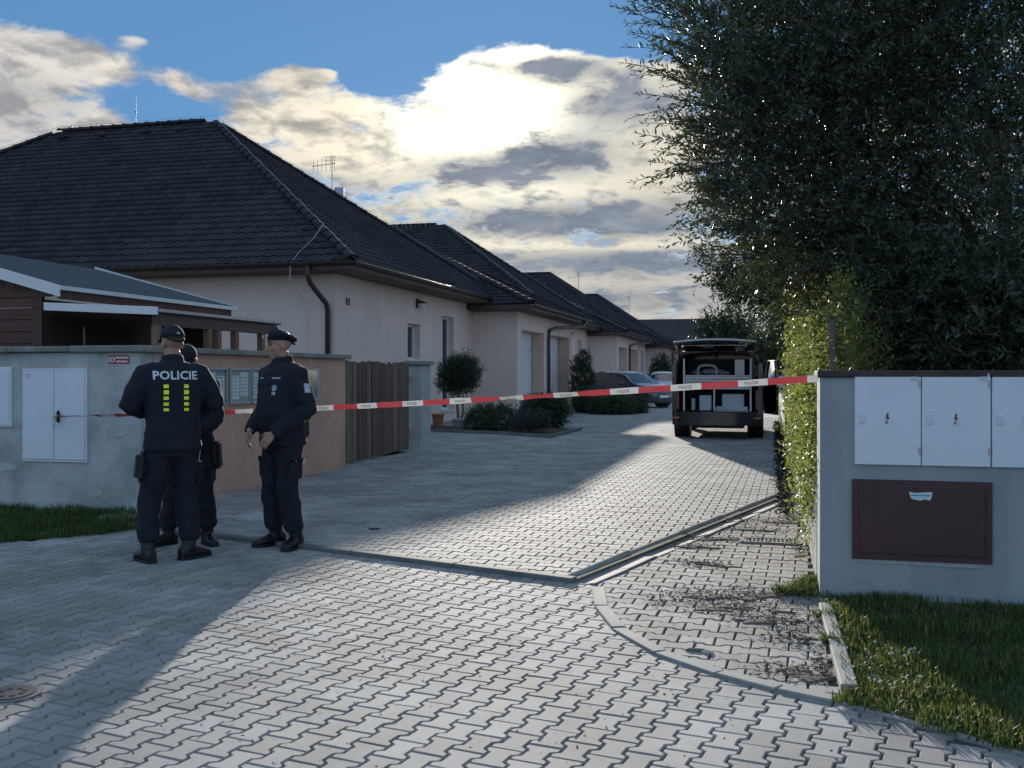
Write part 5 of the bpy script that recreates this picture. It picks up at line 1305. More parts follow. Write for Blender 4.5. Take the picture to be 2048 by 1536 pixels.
# open front right door with mirror
dh = Vector((HB - .01, 3.72, 0)); da = R(16)   # swung outwards
def dp(u, z, k=0): return T(dh.x + u * math.sin(da) + k * math.cos(da), dh.y - u * math.cos(da) + k * math.sin(da), z)
dm = MB(); dm.loft([[dp(.0, .42, k), dp(1.05, .42, k), dp(1.08, 1.08, k), dp(1.0, 1.14, k), dp(.0, 1.14, k)] for k in (0, .06)]); do = dm.build('front_door', m_van, van)
fm = MB(); fm.tube([dp(0.05, 1.14, .03), dp(.42, 1.70, .0), dp(.98, 1.70, .0), dp(1.0, 1.14, .03)], .03, 6); fm.build('window_frame', m_van, do)
MB().add([dp(.1, 1.14, .03), dp(.43, 1.68, .01), dp(.96, 1.68, .01), dp(.98, 1.14, .03)], [(0, 1, 2, 3)]).build('pane', m_carglass, do)
mm = MB(); mm.smooth = True; mm.ellipsoid(dp(.20, 1.22, -.20), (.13, .09, .12)); mm.build('mirror', m_trimb, do)
box((.0, .0, 0), (.001, .001, .001)) 
# fitted drawers and profiles in the load space
fit = MB(); 
for x in (-.70, .70): fit.box((x - .018, .10, .60), (x + .018, .14, 1.72), W)
fit.box((-.70, .10, 1.34), (.70, .14, 1.365), W).box((-.075, .10, .60), (-.045, .14, 1.14), W)
fit.build('rack_frame', m_alup, van)
for k, (z0, z1) in enumerate(((1.155, 1.215), (1.225, 1.275), (1.285, 1.335))):
    dr = box((-.675, .11, z0), (.675, .85, z1), W).build('drawer', m_alup, van, bevel=.006)
box((-.68, .10, 1.06), (.68, .86, 1.15), W).build('shelf', m_vwhite, van, bevel=.006)
box((-.68, .86, .6), (.68, .88, 1.72), W).build('partition', m_vin, van)
box((.36, .45, 1.37), (.56, .5, 1.70), W).build('upright_panel', m_alup, van)
box((-.04, .12, .592), (.66, .8, .612), W).build('load_tray', m_vwhite, van)
# loose load
tb_ = lambda name, a, b, lab, mat, bev=.012: box(a, b, W).single(name, mat, lab, 'box', bevel=bev)
m_case = M('case_white', (.55, .60, .66), .5, .05)
tb_('storage_box', (.10, .25, .615), (.56, .6, .96), 'large pale square case in the lower right of the van load space', m_case)
tb_('storage_box', (-.38, .22, .60), (-.13, .6, .93), 'upright white case in the lower left of the van load space', m_case)
tb_('storage_box', (-.56, .3, .60), (-.48, .6, .86), 'narrow pale box at the lower left edge of the van load space', m_case)
tb_('storage_box', (.40, .13, .615), (.64, .24, .69), 'small white packet lying at the front of the load tray', m_case)
bg_ = MB(); bg_.smooth = True; bg_.ellipsoid(T(.03, .19, .655), (.09, .06, .045)); bg_.single('plastic_bag', m_case, 'small crumpled white bag on the load tray of the van', 'bag')
cs = MB(); pts = [T(.20 * math.cos(a) * 1.0 - .22, .35, 1.372 + .21 * max(math.sin(a), 0) ** .3) for a in np.linspace(0, math.pi, 17)]
cs.tube(pts, .028, 8); cs.single('carry_case', m_vwhite, 'arched white carry case standing on the drawers of the van', 'case')
sb_ = MB(); sb_.smooth = True; sb_.ellipsoid(T(-.10, .5, 1.44), (.26, .16, .075)); sb_.ellipsoid(T(-.45, .5, 1.42), (.12, .14, .06)); sb_.ellipsoid(T(.12, .5, 1.41), (.15, .12, .05)); sb_.single('cloth_bundle', M('bundle_grey', (.35, .36, .36), .9, .2, 12), 'grey cloth bundle under the arched case in the van', 'bundle')
# ------------------------------------------------------------------ officers
m_skin = M('skin', (.42, .245, .185), .5, .06, 12, .15, 200, spec=.35, bdist=.002)
m_navy = M('uniform_navy', (.0055, .0095, .0185), .85, .18, 9, .5, 300, bdist=.002)
m_navy2 = M('trousers_navy', (.0055, .009, .0175), .85, .18, 9, .5, 300, bdist=.002)
m_boot = M('boot_leather', (.010, .010, .011), .42, .2, 20, .3, 120, bdist=.002)
m_nylon = M('belt_nylon', (.007, .007, .008), .55, .1)
m_letter = M('reflective_letters', (.62, .66, .72), .45, .04)
m_hiviz = M('hiviz_square', (.95, 1.0, .04), .5, .05, emis=None)
m_hair = M('hair_short', (.035, .026, .020), .8, .3, 60, .6, 300)
m_patch = M('badge_cloth', (.34, .38, .42), .7, .35, 60)
m_eye = M('eye_dark', (.03, .025, .02), .25)
m_lip = M('lip', (.33, .15, .12), .5)
def ring_(c, hx, hy, n=24, yaw=0, tilt=(0, 0), pw=2.3):
    out = []
    for k in range(n):
        a = 2 * math.pi * k / n; ca, sa = math.cos(a), math.sin(a)
        x = hx * math.copysign(abs(ca) ** (2 / pw), ca); y = hy * math.copysign(abs(sa) ** (2 / pw), sa)
        xr, yr = x * math.cos(yaw) - y * math.sin(yaw), x * math.sin(yaw) + y * math.cos(yaw)
        out.append(Vector((c[0] + xr, c[1] + yr, c[2] + xr * tilt[0] + yr * tilt[1])))
    return out
def hand(mb, wrist, fwd, palm, side, curl=.5, s=1.0, spread=.0):
    """palm with four bent fingers and a thumb leaving its side"""
    f = Vector(fwd).normalized(); p = Vector(palm); p = (p - f * p.dot(f)).normalized(); q = f.cross(p) * side
    w = Vector(wrist)
    mb.tube([w - f * .05 * s, w, w + f * .03 * s, w + f * .085 * s], [(.030 * s, .024 * s), (.030 * s, .022 * s), (.040 * s, .019 * s), (.039 * s, .015 * s)], 12, ref=tuple(q))
    for k, (o, ln) in enumerate(((.029, .072), (.010, .082), (-.010, .076), (-.029, .060))):
        b = w + f * .082 * s + q * o * s; d = f.copy(); pts = [b - f * .02 * s, b]; 
        for j, part in enumerate((.46, .31, .23)):
            an = curl * (.55, .75, .6)[j]; d = (d * math.cos(an) + p * math.sin(an)).normalized(); pts.append(pts[-1] + d * ln * part * s)
        mb.tube(pts, [.0095 * s, .0095 * s, .0088 * s, .008 * s, .0065 * s], 8)
    b = w + f * .018 * s + q * .028 * s; d = (f * .65 + q * .65 + p * .35).normalized()
    p1 = b + d * .04 * s; d2 = (f * .9 + q * .15 + p * .45).normalized(); mb.tube([b - d * .015 * s, p1, p1 + d2 * .03 * s, p1 + d2 * .05 * s], [.014 * s, .0115 * s, .010 * s, .007 * s], 8)
def wrinkle(me, amp, sc, seed, joints=()):
    n = len(me.vertices); co = np.empty(n * 3, np.float32); me.vertices.foreach_get('co', co); co = co.reshape(-1, 3)
    no = np.empty(n * 3, np.float32); me.vertices.foreach_get('normal', no); no = no.reshape(-1, 3)
    dsp = np.empty(n)
    for i in range(n):
        p = co[i]; v = Vector((p[0] * sc[0] + seed, p[1] * sc[1], p[2] * sc[2]))
        a = noise.noise(v); b = noise.noise(v * 2.3 + Vector((5, 1, 2)))
        k = amp
        for (jp, jr, ja) in joints:
            dd = (p[0] - jp[0]) ** 2 + (p[1] - jp[1]) ** 2 + (p[2] - jp[2]) ** 2
            if dd < jr * jr: k += ja * (1 - dd / (jr * jr))
        dsp[i] = k * ((1 - 2 * abs(a)) * .6 + .35 * b)
    co += no * dsp[:, None]; me.vertices.foreach_set('co', co.ravel()); me.update()
    me.polygons.foreach_set('use_smooth', np.ones(len(me.polygons), bool))
def decal(vs, fs, o, right, up, direction, bvh, off=.004):
    """lay flat outlines on a curved garment"""
    V = []
    for v in vs:
        st = o + right * v[0] + up * v[1] - direction * .5
        h = bvh.ray_cast(st, direction, 1.0)
        V.append((h[0] - direction * off) if h[0] is not None else (o + right * v[0] + up * v[1]))
    return V, fs
def gridquad(w, h, nx=6, ny=3, cx=0, cy=0):
    vs = [(cx + w * (i / nx - .5), cy + h * (j / ny - .5), 0) for j in range(ny + 1) for i in range(nx + 1)]
    return vs, [(j * (nx + 1) + i, j * (nx + 1) + i + 1, (j + 1) * (nx + 1) + i + 1, (j + 1) * (nx + 1) + i) for j in range(ny) for i in range(nx)]
def subdiv_text(txt, size, bold, sx=1.0, spacing=1.0):
    vs, fs = text_mesh(txt, size, 0, sx, bold, spacing)
    bm = bmesh.new(); bv = [bm.verts.new(v) for v in vs]
    for f in fs:
        try: bm.faces.new([bv[i] for i in f])
        except ValueError: pass
    bmesh.ops.triangulate(bm, faces=bm.faces); bmesh.ops.subdivide_edges(bm, edges=[e for e in bm.edges if e.calc_length() > .02], cuts=1, use_grid_fill=False)
    bmesh.ops.triangulate(bm, faces=bm.faces)
    bm.verts.index_update(); v2 = [tuple(v.co) for v in bm.verts]; f2 = [tuple(v.index for v in f.verts) for f in bm.faces]; bm.free(); return v2, f2
def person(loc, yaw, H, pose, label, hat='cap', hold=None):
    """pose: joints in metres for a 1.80 m figure facing +Y, right = +X"""
    k = H / 1.80; V3 = lambda p: Vector(p) * k
    po = pose; lean = po.get('lean', (0, 0)); hip = V3(po.get('hip', (0, 0, .93)))
    def tz(z):  # spine offset at height z
        t = max(0, (z - .95)) / .6; return Vector((lean[0] * t, lean[1] * t, 0))
    ty = po.get('torso_yaw', 0.0); belly = po.get('belly', 0)
    rows = [(.855, .190, .142), (.90, .192, .142), (.95, .188, .138), (1.02, .182, .132), (1.10, .180, .128), (1.20, .192, .130), (1.30, .205, .134), (1.38, .208, .130), (1.44, .195, .115), (1.485, .150, .095), (1.515, .098, .082)]
    # --- jacket
    jb = MB(); rr = []
    for z, hx, hy in rows:
        o = tz(z); bz = belly * math.exp(-((z - 1.10) / .13) ** 2)
        rr.append(ring_(((o.x + hip.x / k) * k, (o.y + hip.y / k + bz * .5) * k, z * k), (hx + .018) * k, (hy + .016 + bz * .5) * k, 28, ty * min(1, (z - .85) / .4)))
    jb.loft(rr)
    nk = V3((hip.x / k, hip.y / k, 1.50)) + tz(1.5) * k
    jb.tube([nk + V3((0, -.005, -.03)), nk + V3((0, 0, .02)), nk + V3((0, .008, .07))], [(.098 * k, .090 * k), (.082 * k, .082 * k), (.078 * k, .080 * k)], 20, ref=(1, 0, 0))
    cy, sy_ = math.cos(ty), math.sin(ty); joints = []
    sh = {}
    for s, nm in ((-1, 'L'), (1, 'R')):
        S_ = V3((s * .195 * cy + hip.x / k, s * .195 * sy_ + hip.y / k, 1.425)) + tz(1.42) * k; E, Wr = V3(po['elbow' + nm]), V3(po['wrist' + nm]); sh[nm] = (S_, E, Wr)
        a1 = S_.lerp(E, .35); a2 = S_.lerp(E, .75); b1 = E.lerp(Wr, .3); b2 = E.lerp(Wr, .75)
        sm = S_ - V3((s * .05 * cy, s * .05 * sy_, -.012))
        jb.tube([sm, S_, a1, a2, E, b1, b2, Wr], [.078 * k, .090 * k, .084 * k, .077 * k, .074 * k, .069 * k, .060 * k, .050 * k], 16)
        joints += [(tuple(E), .16, .007), (tuple(Wr), .10, .004), (tuple(S_ + V3((0, 0, -.12))), .15, .004)]
    jm = remesh(jb, 'jacket', .0125, m_navy, 4)
    wrinkle(jm, .0105, (6, 6, 9), 3.1 + yaw, joints + [((0, 0, 1.0 * k), .25, .003)])
    # --- trousers
    tb = MB(); tb.loft([ring_((hip.x, hip.y, z * k), hx * k, hy * k, 24) for z, hx, hy in ((.99, .172, .122), (.93, .186, .134), (.86, .190, .140), (.80, .170, .130))])
    jn = []
    for s, nm in ((-1, 'L'), (1, 'R')):
        Hp = hip + V3((s * .092, 0, -.08)); Kn, An = V3(po['knee' + nm]), V3(po['ankle' + nm])
        tb.tube([Hp + V3((0, 0, .05)), Hp, Hp.lerp(Kn, .35), Hp.lerp(Kn, .75), Kn, Kn.lerp(An, .25), Kn.lerp(An, .5), Kn.lerp(An, .78), Kn.lerp(An, .88)], [.110 * k, .112 * k, .104 * k, .090 * k, .080 * k, .079 * k, .077 * k, .078 * k, .062 * k], 18)
        jn += [(tuple(Kn), .22, .011), (tuple(An + V3((0, 0, .14))), .22, .015)]
    tm_ = remesh(tb, 'trousers', .0125, m_navy2, 4); wrinkle(tm_, .0095, (6, 6, 7), 8.3 + yaw, jn)
    # --- body: head, neck, hands and what the clothes cover, one skin
    bb = MB(); hy_ = po.get('head_yaw', 0.0); hp_ = po.get('head_pitch', 0.0); hc = nk + V3(po.get('head_off', (0, .02, .165)))
    HM = Matrix.Translation(hc) @ Matrix.Rotation(hy_, 4, 'Z') @ Matrix.Rotation(hp_, 4, 'X')
    h = lambda *p: HM @ (Vector(p) * k)
    bb.tube([nk + V3((0, -.01, -.08)), nk + V3((0, 0, .02)), h(0, -.012, -.06)], [.062 * k, .058 * k, .058 * k], 16)
    H3 = HM.to_3x3().to_4x4()
    bb.ellipsoid(h(0, -.012, .035), (.076 * k, .097 * k, .088 * k), 24, 16, H3); bb.ellipsoid(h(0, .018, -.035), (.062 * k, .074 * k, .082 * k), 24, 16, H3)
    bb.ellipsoid(h(0, .055, -.088), (.036 * k, .034 * k, .030 * k), 16, 10, H3)         # chin
    bb.tube([h(0, .084, .028), h(0, .098, .0), h(0, .112, -.028), h(0, .090, -.040)], [.010 * k, .012 * k, .017 * k, .012 * k], 10)   # nose
    bb.ellipsoid(h(0, .082, .036), (.052 * k, .014 * k, .013 * k), 14, 8, H3)           # brow
    bb.ellipsoid(h(0, .083, -.066), (.026 * k, .013 * k, .009 * k), 12, 8, H3)          # mouth
    for s in (-1, 1):
        bb.ellipsoid(h(s * .078, -.012, -.012), (.011 * k, .020 * k, .032 * k), 10, 8, H3); bb.ellipsoid(h(s * .045, .058, -.02), (.022 * k, .026 * k, .024 * k), 12, 8, H3)
    for (z, hx, hyy) in (): pass
    bb.loft([ring_((hip.x + tz(z).x * k, hip.y + tz(z).y * k, z * k), (hx - .02) * k, (hyy - .02) * k, 16, ty * min(1, max(0, (z - .85) / .4))) for z, hx, hyy in rows])
    for s, nm in ((-1, 'L'), (1, 'R')):
        S_, E, Wr = sh[nm]; bb.tube([S_, E, Wr], [.05 * k, .042 * k, .030 * k], 12)
        Hp = hip + V3((s * .092, 0, -.08)); Kn, An = V3(po['knee' + nm]), V3(po['ankle' + nm]); bb.tube([Hp + V3((0, 0, .1)), Hp, Kn, An], [.07 * k, .075 * k, .052 * k, .030 * k], 12)
        hd = po.get('hand' + nm, {}); f = Vector(hd.get('dir', (Wr - E).normalized()))
        hand(bb, Wr + f * .012, f, hd.get('palm', (0, 0, -1)), hd.get('side', s), hd.get('curl', .6), 1.0 * k)
    bm_ = remesh(bb, 'person', .0052, m_skin, 3)
    root = place('person', bm_, None, loc, (0, 0, yaw)); WM[root.name] = Matrix.Translation(Vector(loc)) @ Matrix.Rotation(yaw, 4, 'Z')
    tag(root, label, 'person', 'police officers by the wall')
    ch = lambda name, me: place(name, me, root)
    jo = ch('jacket', jm); ch('trousers', tm_)
    loc_build = lambda mb, name, mat, par=root, **kw: place(name, mb.mesh(name, mat, None, **kw), par)
    # face details
    for s in (-1, 1):
        e = MB(); e.smooth = True; e.ellipsoid(h(s * .031, .083, .012), (.013 * k, .008 * k, .0065 * k), 12, 8, H3); loc_build(e, 'eye', m_eye)
        e = MB(); e.tube([h(s * .014, .096, .036), h(s * .034, .093, .041), h(s * .05, .082, .034)], [.004 * k, .0045 * k, .003 * k], 6); loc_build(e, 'eyebrow', m_hair)
    e = MB(); e.smooth = True; e.ellipsoid(h(0, .0935, -.066), (.022 * k, .005 * k, .0045 * k), 12, 8, H3); loc_build(e, 'mouth', m_lip)
    # hair: close cropped cap of hair
    hb2 = MB(); hb2.smooth = True; rings = []
    for j in range(7):
        ph = math.pi * (.02 + .075 * j); rings.append([h(.080 * math.sin(ph) * math.cos(a), -.016 + .101 * math.sin(ph) * math.sin(a) - .010 * j * .3, .036 + .092 * math.cos(ph) - (.055 * max(0, -math.sin(a)) * j / 6)) for a in [2 * math.pi * q / 24 for q in range(24)]])
    hb2.loft(rings, cap=True); loc_build(hb2, 'hair', m_hair)
    # headgear
    if hat == 'cap':
        c = MB(); c.smooth = True; rings = []
        for ph, zz, e in ((.06, 1.0, 1.0), (.3, .97, 1.0), (.6, .86, 1.0), (.9, .66, 1.0), (1.15, .45, 1.02), (1.35, .25, 1.03), (1.5, .06, 1.03)):
            rings.append([h(.087 * e * math.sin(ph) * math.cos(a), -.012 + .108 * e * math.sin(ph) * math.sin(a), .038 + .105 * zz) for a in [2 * math.pi * q / 28 for q in range(28)]])
        c.loft(rings, cap=True); co = loc_build(c, 'cap', m_navy)
        v = MB(); top = []; n = 14
        for zz in (0, .006):
            a_ = [h(.078 * math.cos(a), -.012 + .100 * math.sin(a), .046 + zz) for a in np.linspace(R(12), R(168), n)]; b_ = [h(.080 * math.cos(a) * 1.02, .02 + .150 * math.sin(a) ** .8, .030 + zz - .012 * abs(math.cos(a))) for a in np.linspace(R(12), R(168), n)]; top.append(a_ + b_[::-1])
        v.loft(top); loc_build(v, 'visor', m_navy, co)
        b = MB(); b.box((-.012, -.125, .058), (.012, -.113, .070), HM @ Matrix.Scale(k, 4)); loc_build(b, 'buckle', m_steel, co)
    elif hat == 'beret':
        c = MB(); c.smooth = True; rings = []
        prof = [(.084, .104, .040, 0, 0), (.088, .108, .060, 0, 0), (.098, .112, .066, .010, -.012), (.102, .118, .084, .014, -.018), (.090, .106, .104, .012, -.014), (.055, .070, .119, .010, -.006), (.008, .01, .124, .01, 0)]
        for rx, ry, z, ox, oy in prof: rings.append([h(ox * -1 + rx * math.cos(a), -.012 + oy + ry * math.sin(a), z + (.018 if math.sin(a) > 0 else .050) * math.sin(a) * (1 if z > .065 else .35) + .004 * math.sin(5 * a) * (z > .08)) for a in [2 * math.pi * q / 30 for q in range(30)]])
        c.loft(rings, cap=True); co = loc_build(c, 'beret', m_navy)
        b = MB(); b.tube([h(.05, .115, .078), h(.052, .121, .079)], .014 * k, 10); loc_build(b, 'cap_badge', m_steel, co)
    # jacket hem band, cargo pockets
    hb3 = MB(); hb3.smooth = True; zz = .875
    hb3.loft([ring_((hip.x, hip.y + belly * .02, z * k), (.190 + dx) * k, (.142 + dx) * k, 32, 0) for z, dx in ((.845, .018), (.852, .026), (.885, .026), (.892, .018))], cap=False); loc_build(hb3, 'hem_band', m_navy, jo)
    for s, nm in ((-1, 'L'), (1, 'R')):
        Hp = hip + V3((s * .092, 0, -.08)); Kn = V3(po['knee' + nm]); c_ = Hp.lerp(Kn, .55)
        pk = MB().box((-.012, -.075, -.09), (.018, .075, .085), Matrix.Translation(c_ + V3((s * .092, 0, 0))) @ Matrix.Rotation(s * R(2), 4, 'Y') @ Matrix.Scale(k, 4)); pko = loc_build(pk, 'cargo_pocket', m_navy2, root, bevel=.012, seg=2)
        pk = MB().box((-.012, -.079, .045), (.023, .079, .088), Matrix.Translation(c_ + V3((s * .092, 0, 0))) @ Matrix.Rotation(s * R(2), 4, 'Y') @ Matrix.Scale(k, 4)); loc_build(pk, 'pocket_flap', m_navy2, pko, bevel=.006)
        S_ = sh[nm][0]; ep = MB(); a0, a1 = S_ + V3((-s * .10, .0, .075)), S_ + V3((s * .015, .0, .062)); ep.tube([a0, a0.lerp(a1, .5) + V3((0, 0, .014)), a1], [(.012 * k, .028 * k)] * 3, 8, ref=(0, 0, 1)); loc_build(ep, 'epaulette', m_navy, jo)
    # boots
    for s, nm in ((-1, 'L'), (1, 'R')):
        An = V3(po['ankle' + nm]); ta = po.get('toe' + nm, s * .2); f = Vector((math.sin(ta), math.cos(ta), 0)); q = Vector((f.y, -f.x, 0))
        b = MB(); b.smooth = True; base = Vector((An.x, An.y, 0))
        sec = [(-.095, .030, .052, .10), (-.080, .040, .055, .115), (-.03, .042, .060, .125), (.03, .043, .058, .105), (.09, .050, .048, .078), (.14, .050, .040, .062), (.175, .040, .034, .052), (.192, .020, .028, .040)]
        b.loft([[base + f * u * k + q * (w * math.cos(a)) * k + Vector((0, 0, max(.004, (c_ + hh * .5 * 1.0 * math.sin(a))) * k)) for a in [2 * math.pi * j / 16 for j in range(16)]] for u, w, c_, hh in sec])
        b.tube([base + f * -.02 * k + Vector((0, 0, .07 * k)), Vector((An.x, An.y, .13 * k)) - f * .010 * k, V3(po['ankle' + nm]).lerp(V3(po['knee' + nm]), .30) - f * .008 * k], [.054 * k, .055 * k, .060 * k], 16)
        bo = place('boot', remesh(b, 'boot', .007, m_boot, 2), root)
        so_ = MB(); n = 20; out = []
        for u, w in ((-.100, .022), (-.085, .038), (-.03, .043), (.03, .043), (.09, .052), (.14, .052), (.178, .040), (.197, .018)): out.append((u, w))
        pl2 = [base + f * u * k + q * w * k for u, w in out] + [base + f * u * k - q * w * k for u, w in reversed(out)]
        so_.prism([p + Vector((0, 0, .0)) for p in pl2], (0, 0, .024 * k)); loc_build(so_, 'sole', m_trimb, bo)
    # duty belt with pouches
    be = MB(); be.loft([ring_((hip.x + tz(z).x * k, hip.y + tz(z).y * k + belly * .25 * k, z * k), (.186 + .004) * k, (.134 + .006 + belly * .2) * k, 28) for z in (po.get('belt', .925), po.get('belt', .925) + .045)], cap=False); bo = loc_build(be, 'belt', m_nylon)
    for (a, w, hh, d) in po.get('pouches', ((R(40), .05, .10, .03), (R(-120), .05, .09, .03), (R(120), .06, .10, .03), (R(-60), .04, .07, .03))):
        cx_, cy_ = hip.x + (.21 * math.cos(a)) * k, hip.y + ((.16 + belly * .25) * math.sin(a)) * k
        Mx = Matrix.Translation((cx_, cy_, (po.get('belt', .925) + .02 - hh * .25) * k)) @ Matrix.Rotation(a, 4, 'Z')
        pb = MB().box((0, -w / 2, -hh / 2), (d, w / 2, hh / 2), Mx @ Matrix.Scale(k, 4)); loc_build(pb, 'pouch', m_nylon, bo, bevel=.008, seg=2)
    bvh = bvhtree.BVHTree.FromPolygons([v.co.copy() for v in jm.vertices], [tuple(p.vertices) for p in jm.polygons])
    bvt = bvhtree.BVHTree.FromPolygons([v.co.copy() for v in tm_.vertices], [tuple(p.vertices) for p in tm_.polygons])
    return root, jo, bvh, bvt, k, loc_build, h, HM
def view_yaw(p): return math.atan2(-p.x, p.y)      # a figure with this yaw (facing +Y) looks straight away from the camera

# officer with his back to us
p1 = G(346, 1119); y1 = view_yaw(p1) + R(10)
pose1 = dict(hip=(.0, 0, .94), elbowL=(-.315, .02, 1.20), wristL=(-.18, .24, 1.13), elbowR=(.32, .03, 1.21), wristR=(.21, .26, 1.16), kneeL=(-.165, .03, .50), ankleL=(-.19, -.02, .10),
             kneeR=(.10, .04, .50), ankleR=(.12, -.03, .10), toeL=R(-14), toeR=R(62), head_yaw=R(14), head_pitch=R(-6), lean=(0, .03), belt=.90, pouches=(),
             handL=dict(dir=(.7, .7, .05), palm=(0, 0, -1), side=-1, curl=.8), handR=dict(dir=(-.7, .7, .0), palm=(0, 0, -1), side=1, curl=.8))
r1, j1, bv, bt, k, lb, h, HM = person(p1, y1, 1.79, pose1, 'officer seen from behind, POLICIE and two yellow rows of squares on his dark jacket', 'cap')
vs, fs = subdiv_text('POLICIE', .088, .0022, 1.02, 1.04)
V, F = decal(vs, fs, Vector((0, 0, 1.415 * k)), Vector((1, 0, 0)), Vector((0, 0, 1)), Vector((0, 1, 0)), bv); mb = MB(); mb.add(V, F); lb(mb, 'lettering', m_letter, j1, fixn=False)
for cx in (-.072, .075):
    for i, (z, hh) in enumerate(((1.335, .026), (1.290, .032), (1.245, .025), (1.200, .024), (1.158, .022))):
        vs, fs = gridquad(.036, hh, 3, 3); V, F = decal(vs, fs, Vector((cx, 0, z * k)), Vector((1, 0, 0)), Vector((0, 0, 1)), Vector((0, 1, 0)), bv); mb = MB(); mb.add(V, F); lb(mb, 'yellow_square', m_hiviz, j1, fixn=False)
# thigh pouch on the left
mb = MB().box((-.05, -.08, -.125), (.03, .06, .11), Matrix.Translation((-.225, .0, .73)) @ Matrix.Rotation(R(6), 4, 'Y')); lb(mb, 'thigh_pouch', m_nylon, r1, bevel=.034, seg=3)
mb = MB(); mb.tube([(-.20, .02, .86), (-.19, .02, .93)], .02, 8); lb(mb, 'pouch_strap', m_nylon, r1)
# notebook he writes on
Wp = WM[r1.name]
# officer in a beret, turned to the left
p3 = G(566, 1094); y3 = view_yaw(p3) + R(90 + 34)
pose3 = dict(hip=(0, 0, .94), elbowL=(-.275, -.05, 1.14), wristL=(-.16, .20, .955), elbowR=(.27, -.02, 1.14), wristR=(.13, .235, .965), kneeL=(-.10, .03, .50), ankleL=(-.115, -.04, .10), kneeR=(.11, .04, .50), ankleR=(.125, .0, .10),
             toeL=R(-28), toeR=R(8), head_yaw=R(-20), head_pitch=R(-5), lean=(0, .0), belly=.07, pouches=((R(120), .06, .10, .03),), head_off=(0, .035, .165), belt=.905,
             handL=dict(dir=(.50, .45, -.75), palm=(.6, -.75, -.1), side=-1, curl=.55), handR=dict(dir=(-.35, .35, -.85), palm=(-.5, -.8, 0), side=1, curl=.5))
r3, j3, bv, bt, k, lb, h, HM = person(p3, y3, 1.79, pose3, 'bulky officer in a beret turned to the left, hands at his belt', 'beret')
dirc = Vector((.0, -1, 0))
def chest(cx, z, vs, fs, name, mat, par=j3, d=Vector((0, -1, 0)), right=Vector((-1, 0, 0))):
    V, F = decal(vs, fs, Vector((cx, 0, z * k)), right, Vector((0, 0, 1)), d, bv); mb = MB(); mb.add(V, F); return lb(mb, name, mat, par, fixn=False)
disc = lambda r, n=10: ([(0, 0, 0)] + [(r * (1 if i % 2 else .72) * math.cos(2*math.pi*i/(2*n)), r * (1 if i % 2 else .72) * math.sin(2*math.pi*i/(2*n)), 0) for i in range(2 * n)], [(0, 1 + i, 1 + (i + 1) % (2 * n)) for i in range(2 * n)])
b_ = chest(-.10, 1.315, *disc(.030), 'star_badge', m_patch); vs, fs = gridquad(.040, .026, 3, 2); chest(-.10, 1.270, vs, fs, 'badge_tab', m_patch)
vs, fs = gridquad(.085, .012, 6, 1); chest(-.10, 1.395, vs, fs, 'name_strip', m_patch)
vs, fs = gridquad(.08, .012, 6, 1); chest(.10, 1.395, vs, fs, 'name_strip', m_patch)
# sleeve patch on his left upper arm
vs, fs = gridquad(.062, .075, 4, 4); V, F = decal(vs, fs, Vector((-.24, -.02, 1.315 * k)), Vector((0, -1, 0)), Vector((0, 0, 1)), Vector((1, 0, 0)), bv); mb = MB(); mb.add(V, F); sp = lb(mb, 'sleeve_patch', m_patch, j3, fixn=False)
vs, fs = gridquad(.05, .014, 4, 1, 0, .022); V, F = decal(vs, fs, Vector((-.24, -.02, 1.315 * k)), Vector((0, -1, 0)), Vector((0, 0, 1)), Vector((1, 0, 0)), bv, .0055); mb = MB(); mb.add(V, F); lb(mb, 'patch_emblem', m_letter, sp, fixn=False)
vs, fs = gridquad(.022, .03, 2, 2, -.008, -.014); V, F = decal(vs, fs, Vector((-.24, -.02, 1.315 * k)), Vector((0, -1, 0)), Vector((0, 0, 1)), Vector((1, 0, 0)), bv, .0055); mb = MB(); mb.add(V, F); lb(mb, 'patch_emblem', m_letter, sp, fixn=False)
vs, fs = subdiv_text('POLICIE', .036, .0012, 1.0); V, F = decal(vs, fs, Vector((-.15, -.05, .71 * k)), Vector((-.10, -1, 0)).normalized(), Vector((0, 0, 1)), Vector((1, -.1, 0)).normalized(), bt); mb = MB(); mb.add(V, F); lb(mb, 'trouser_lettering', m_letter, r3, fixn=False)
mb = MB().box((-.03, -.215, .90), (.03, -.15, 1.03), Matrix.Rotation(R(-18), 4, 'Z')); lb(mb, 'radio', m_nylon, r3, bevel=.01)
mb = MB(); mb.tube([(-.04, -.2, 1.02), (-.04, -.245, 1.06)], .008, 6); lb(mb, 'radio_aerial', m_nylon, r3)
# third officer behind the first one, facing us
p2 = G(382, 1088); y2 = view_yaw(p2) + R(180 - 22)
pose2 = dict(hip=(.0, 0, .92), elbowL=(-.25, .06, 1.13), wristL=(-.17, .24, 1.03), elbowR=(.27, .03, 1.14), wristR=(.14, .25, 1.08), kneeL=(-.13, .04, .49), ankleL=(-.155, .0, .10), kneeR=(.15, .05, .49), ankleR=(.20, .04, .10),
             toeL=R(-40), toeR=R(30), head_yaw=R(10), head_pitch=R(-30), lean=(0, .05), head_off=(0, .045, .15), belt=.93,
             handL=dict(dir=(.5, .8, -.1), palm=(0, 0, -1), side=-1, curl=.7), handR=dict(dir=(-.5, .8, -.1), palm=(0, 0, -1), side=1, curl=.7))
r2, j2, bv, bt, k, lb, h, HM = person(p2, y2, 1.67, pose2, 'officer in a cap mostly hidden behind the one with his back to us', 'cap')
mb = MB().box((-.055, -.05, -.13), (.02, .05, .10), Matrix.Translation((-.20, .0, .76)) @ Matrix.Rotation(R(4), 4, 'Y')); lb(mb, 'holster', m_nylon, r2, bevel=.02, seg=2)
nb_ = Wp @ Matrix.Translation((0, .36, 1.14)) @ Matrix.Rotation(R(-25), 4, 'X')
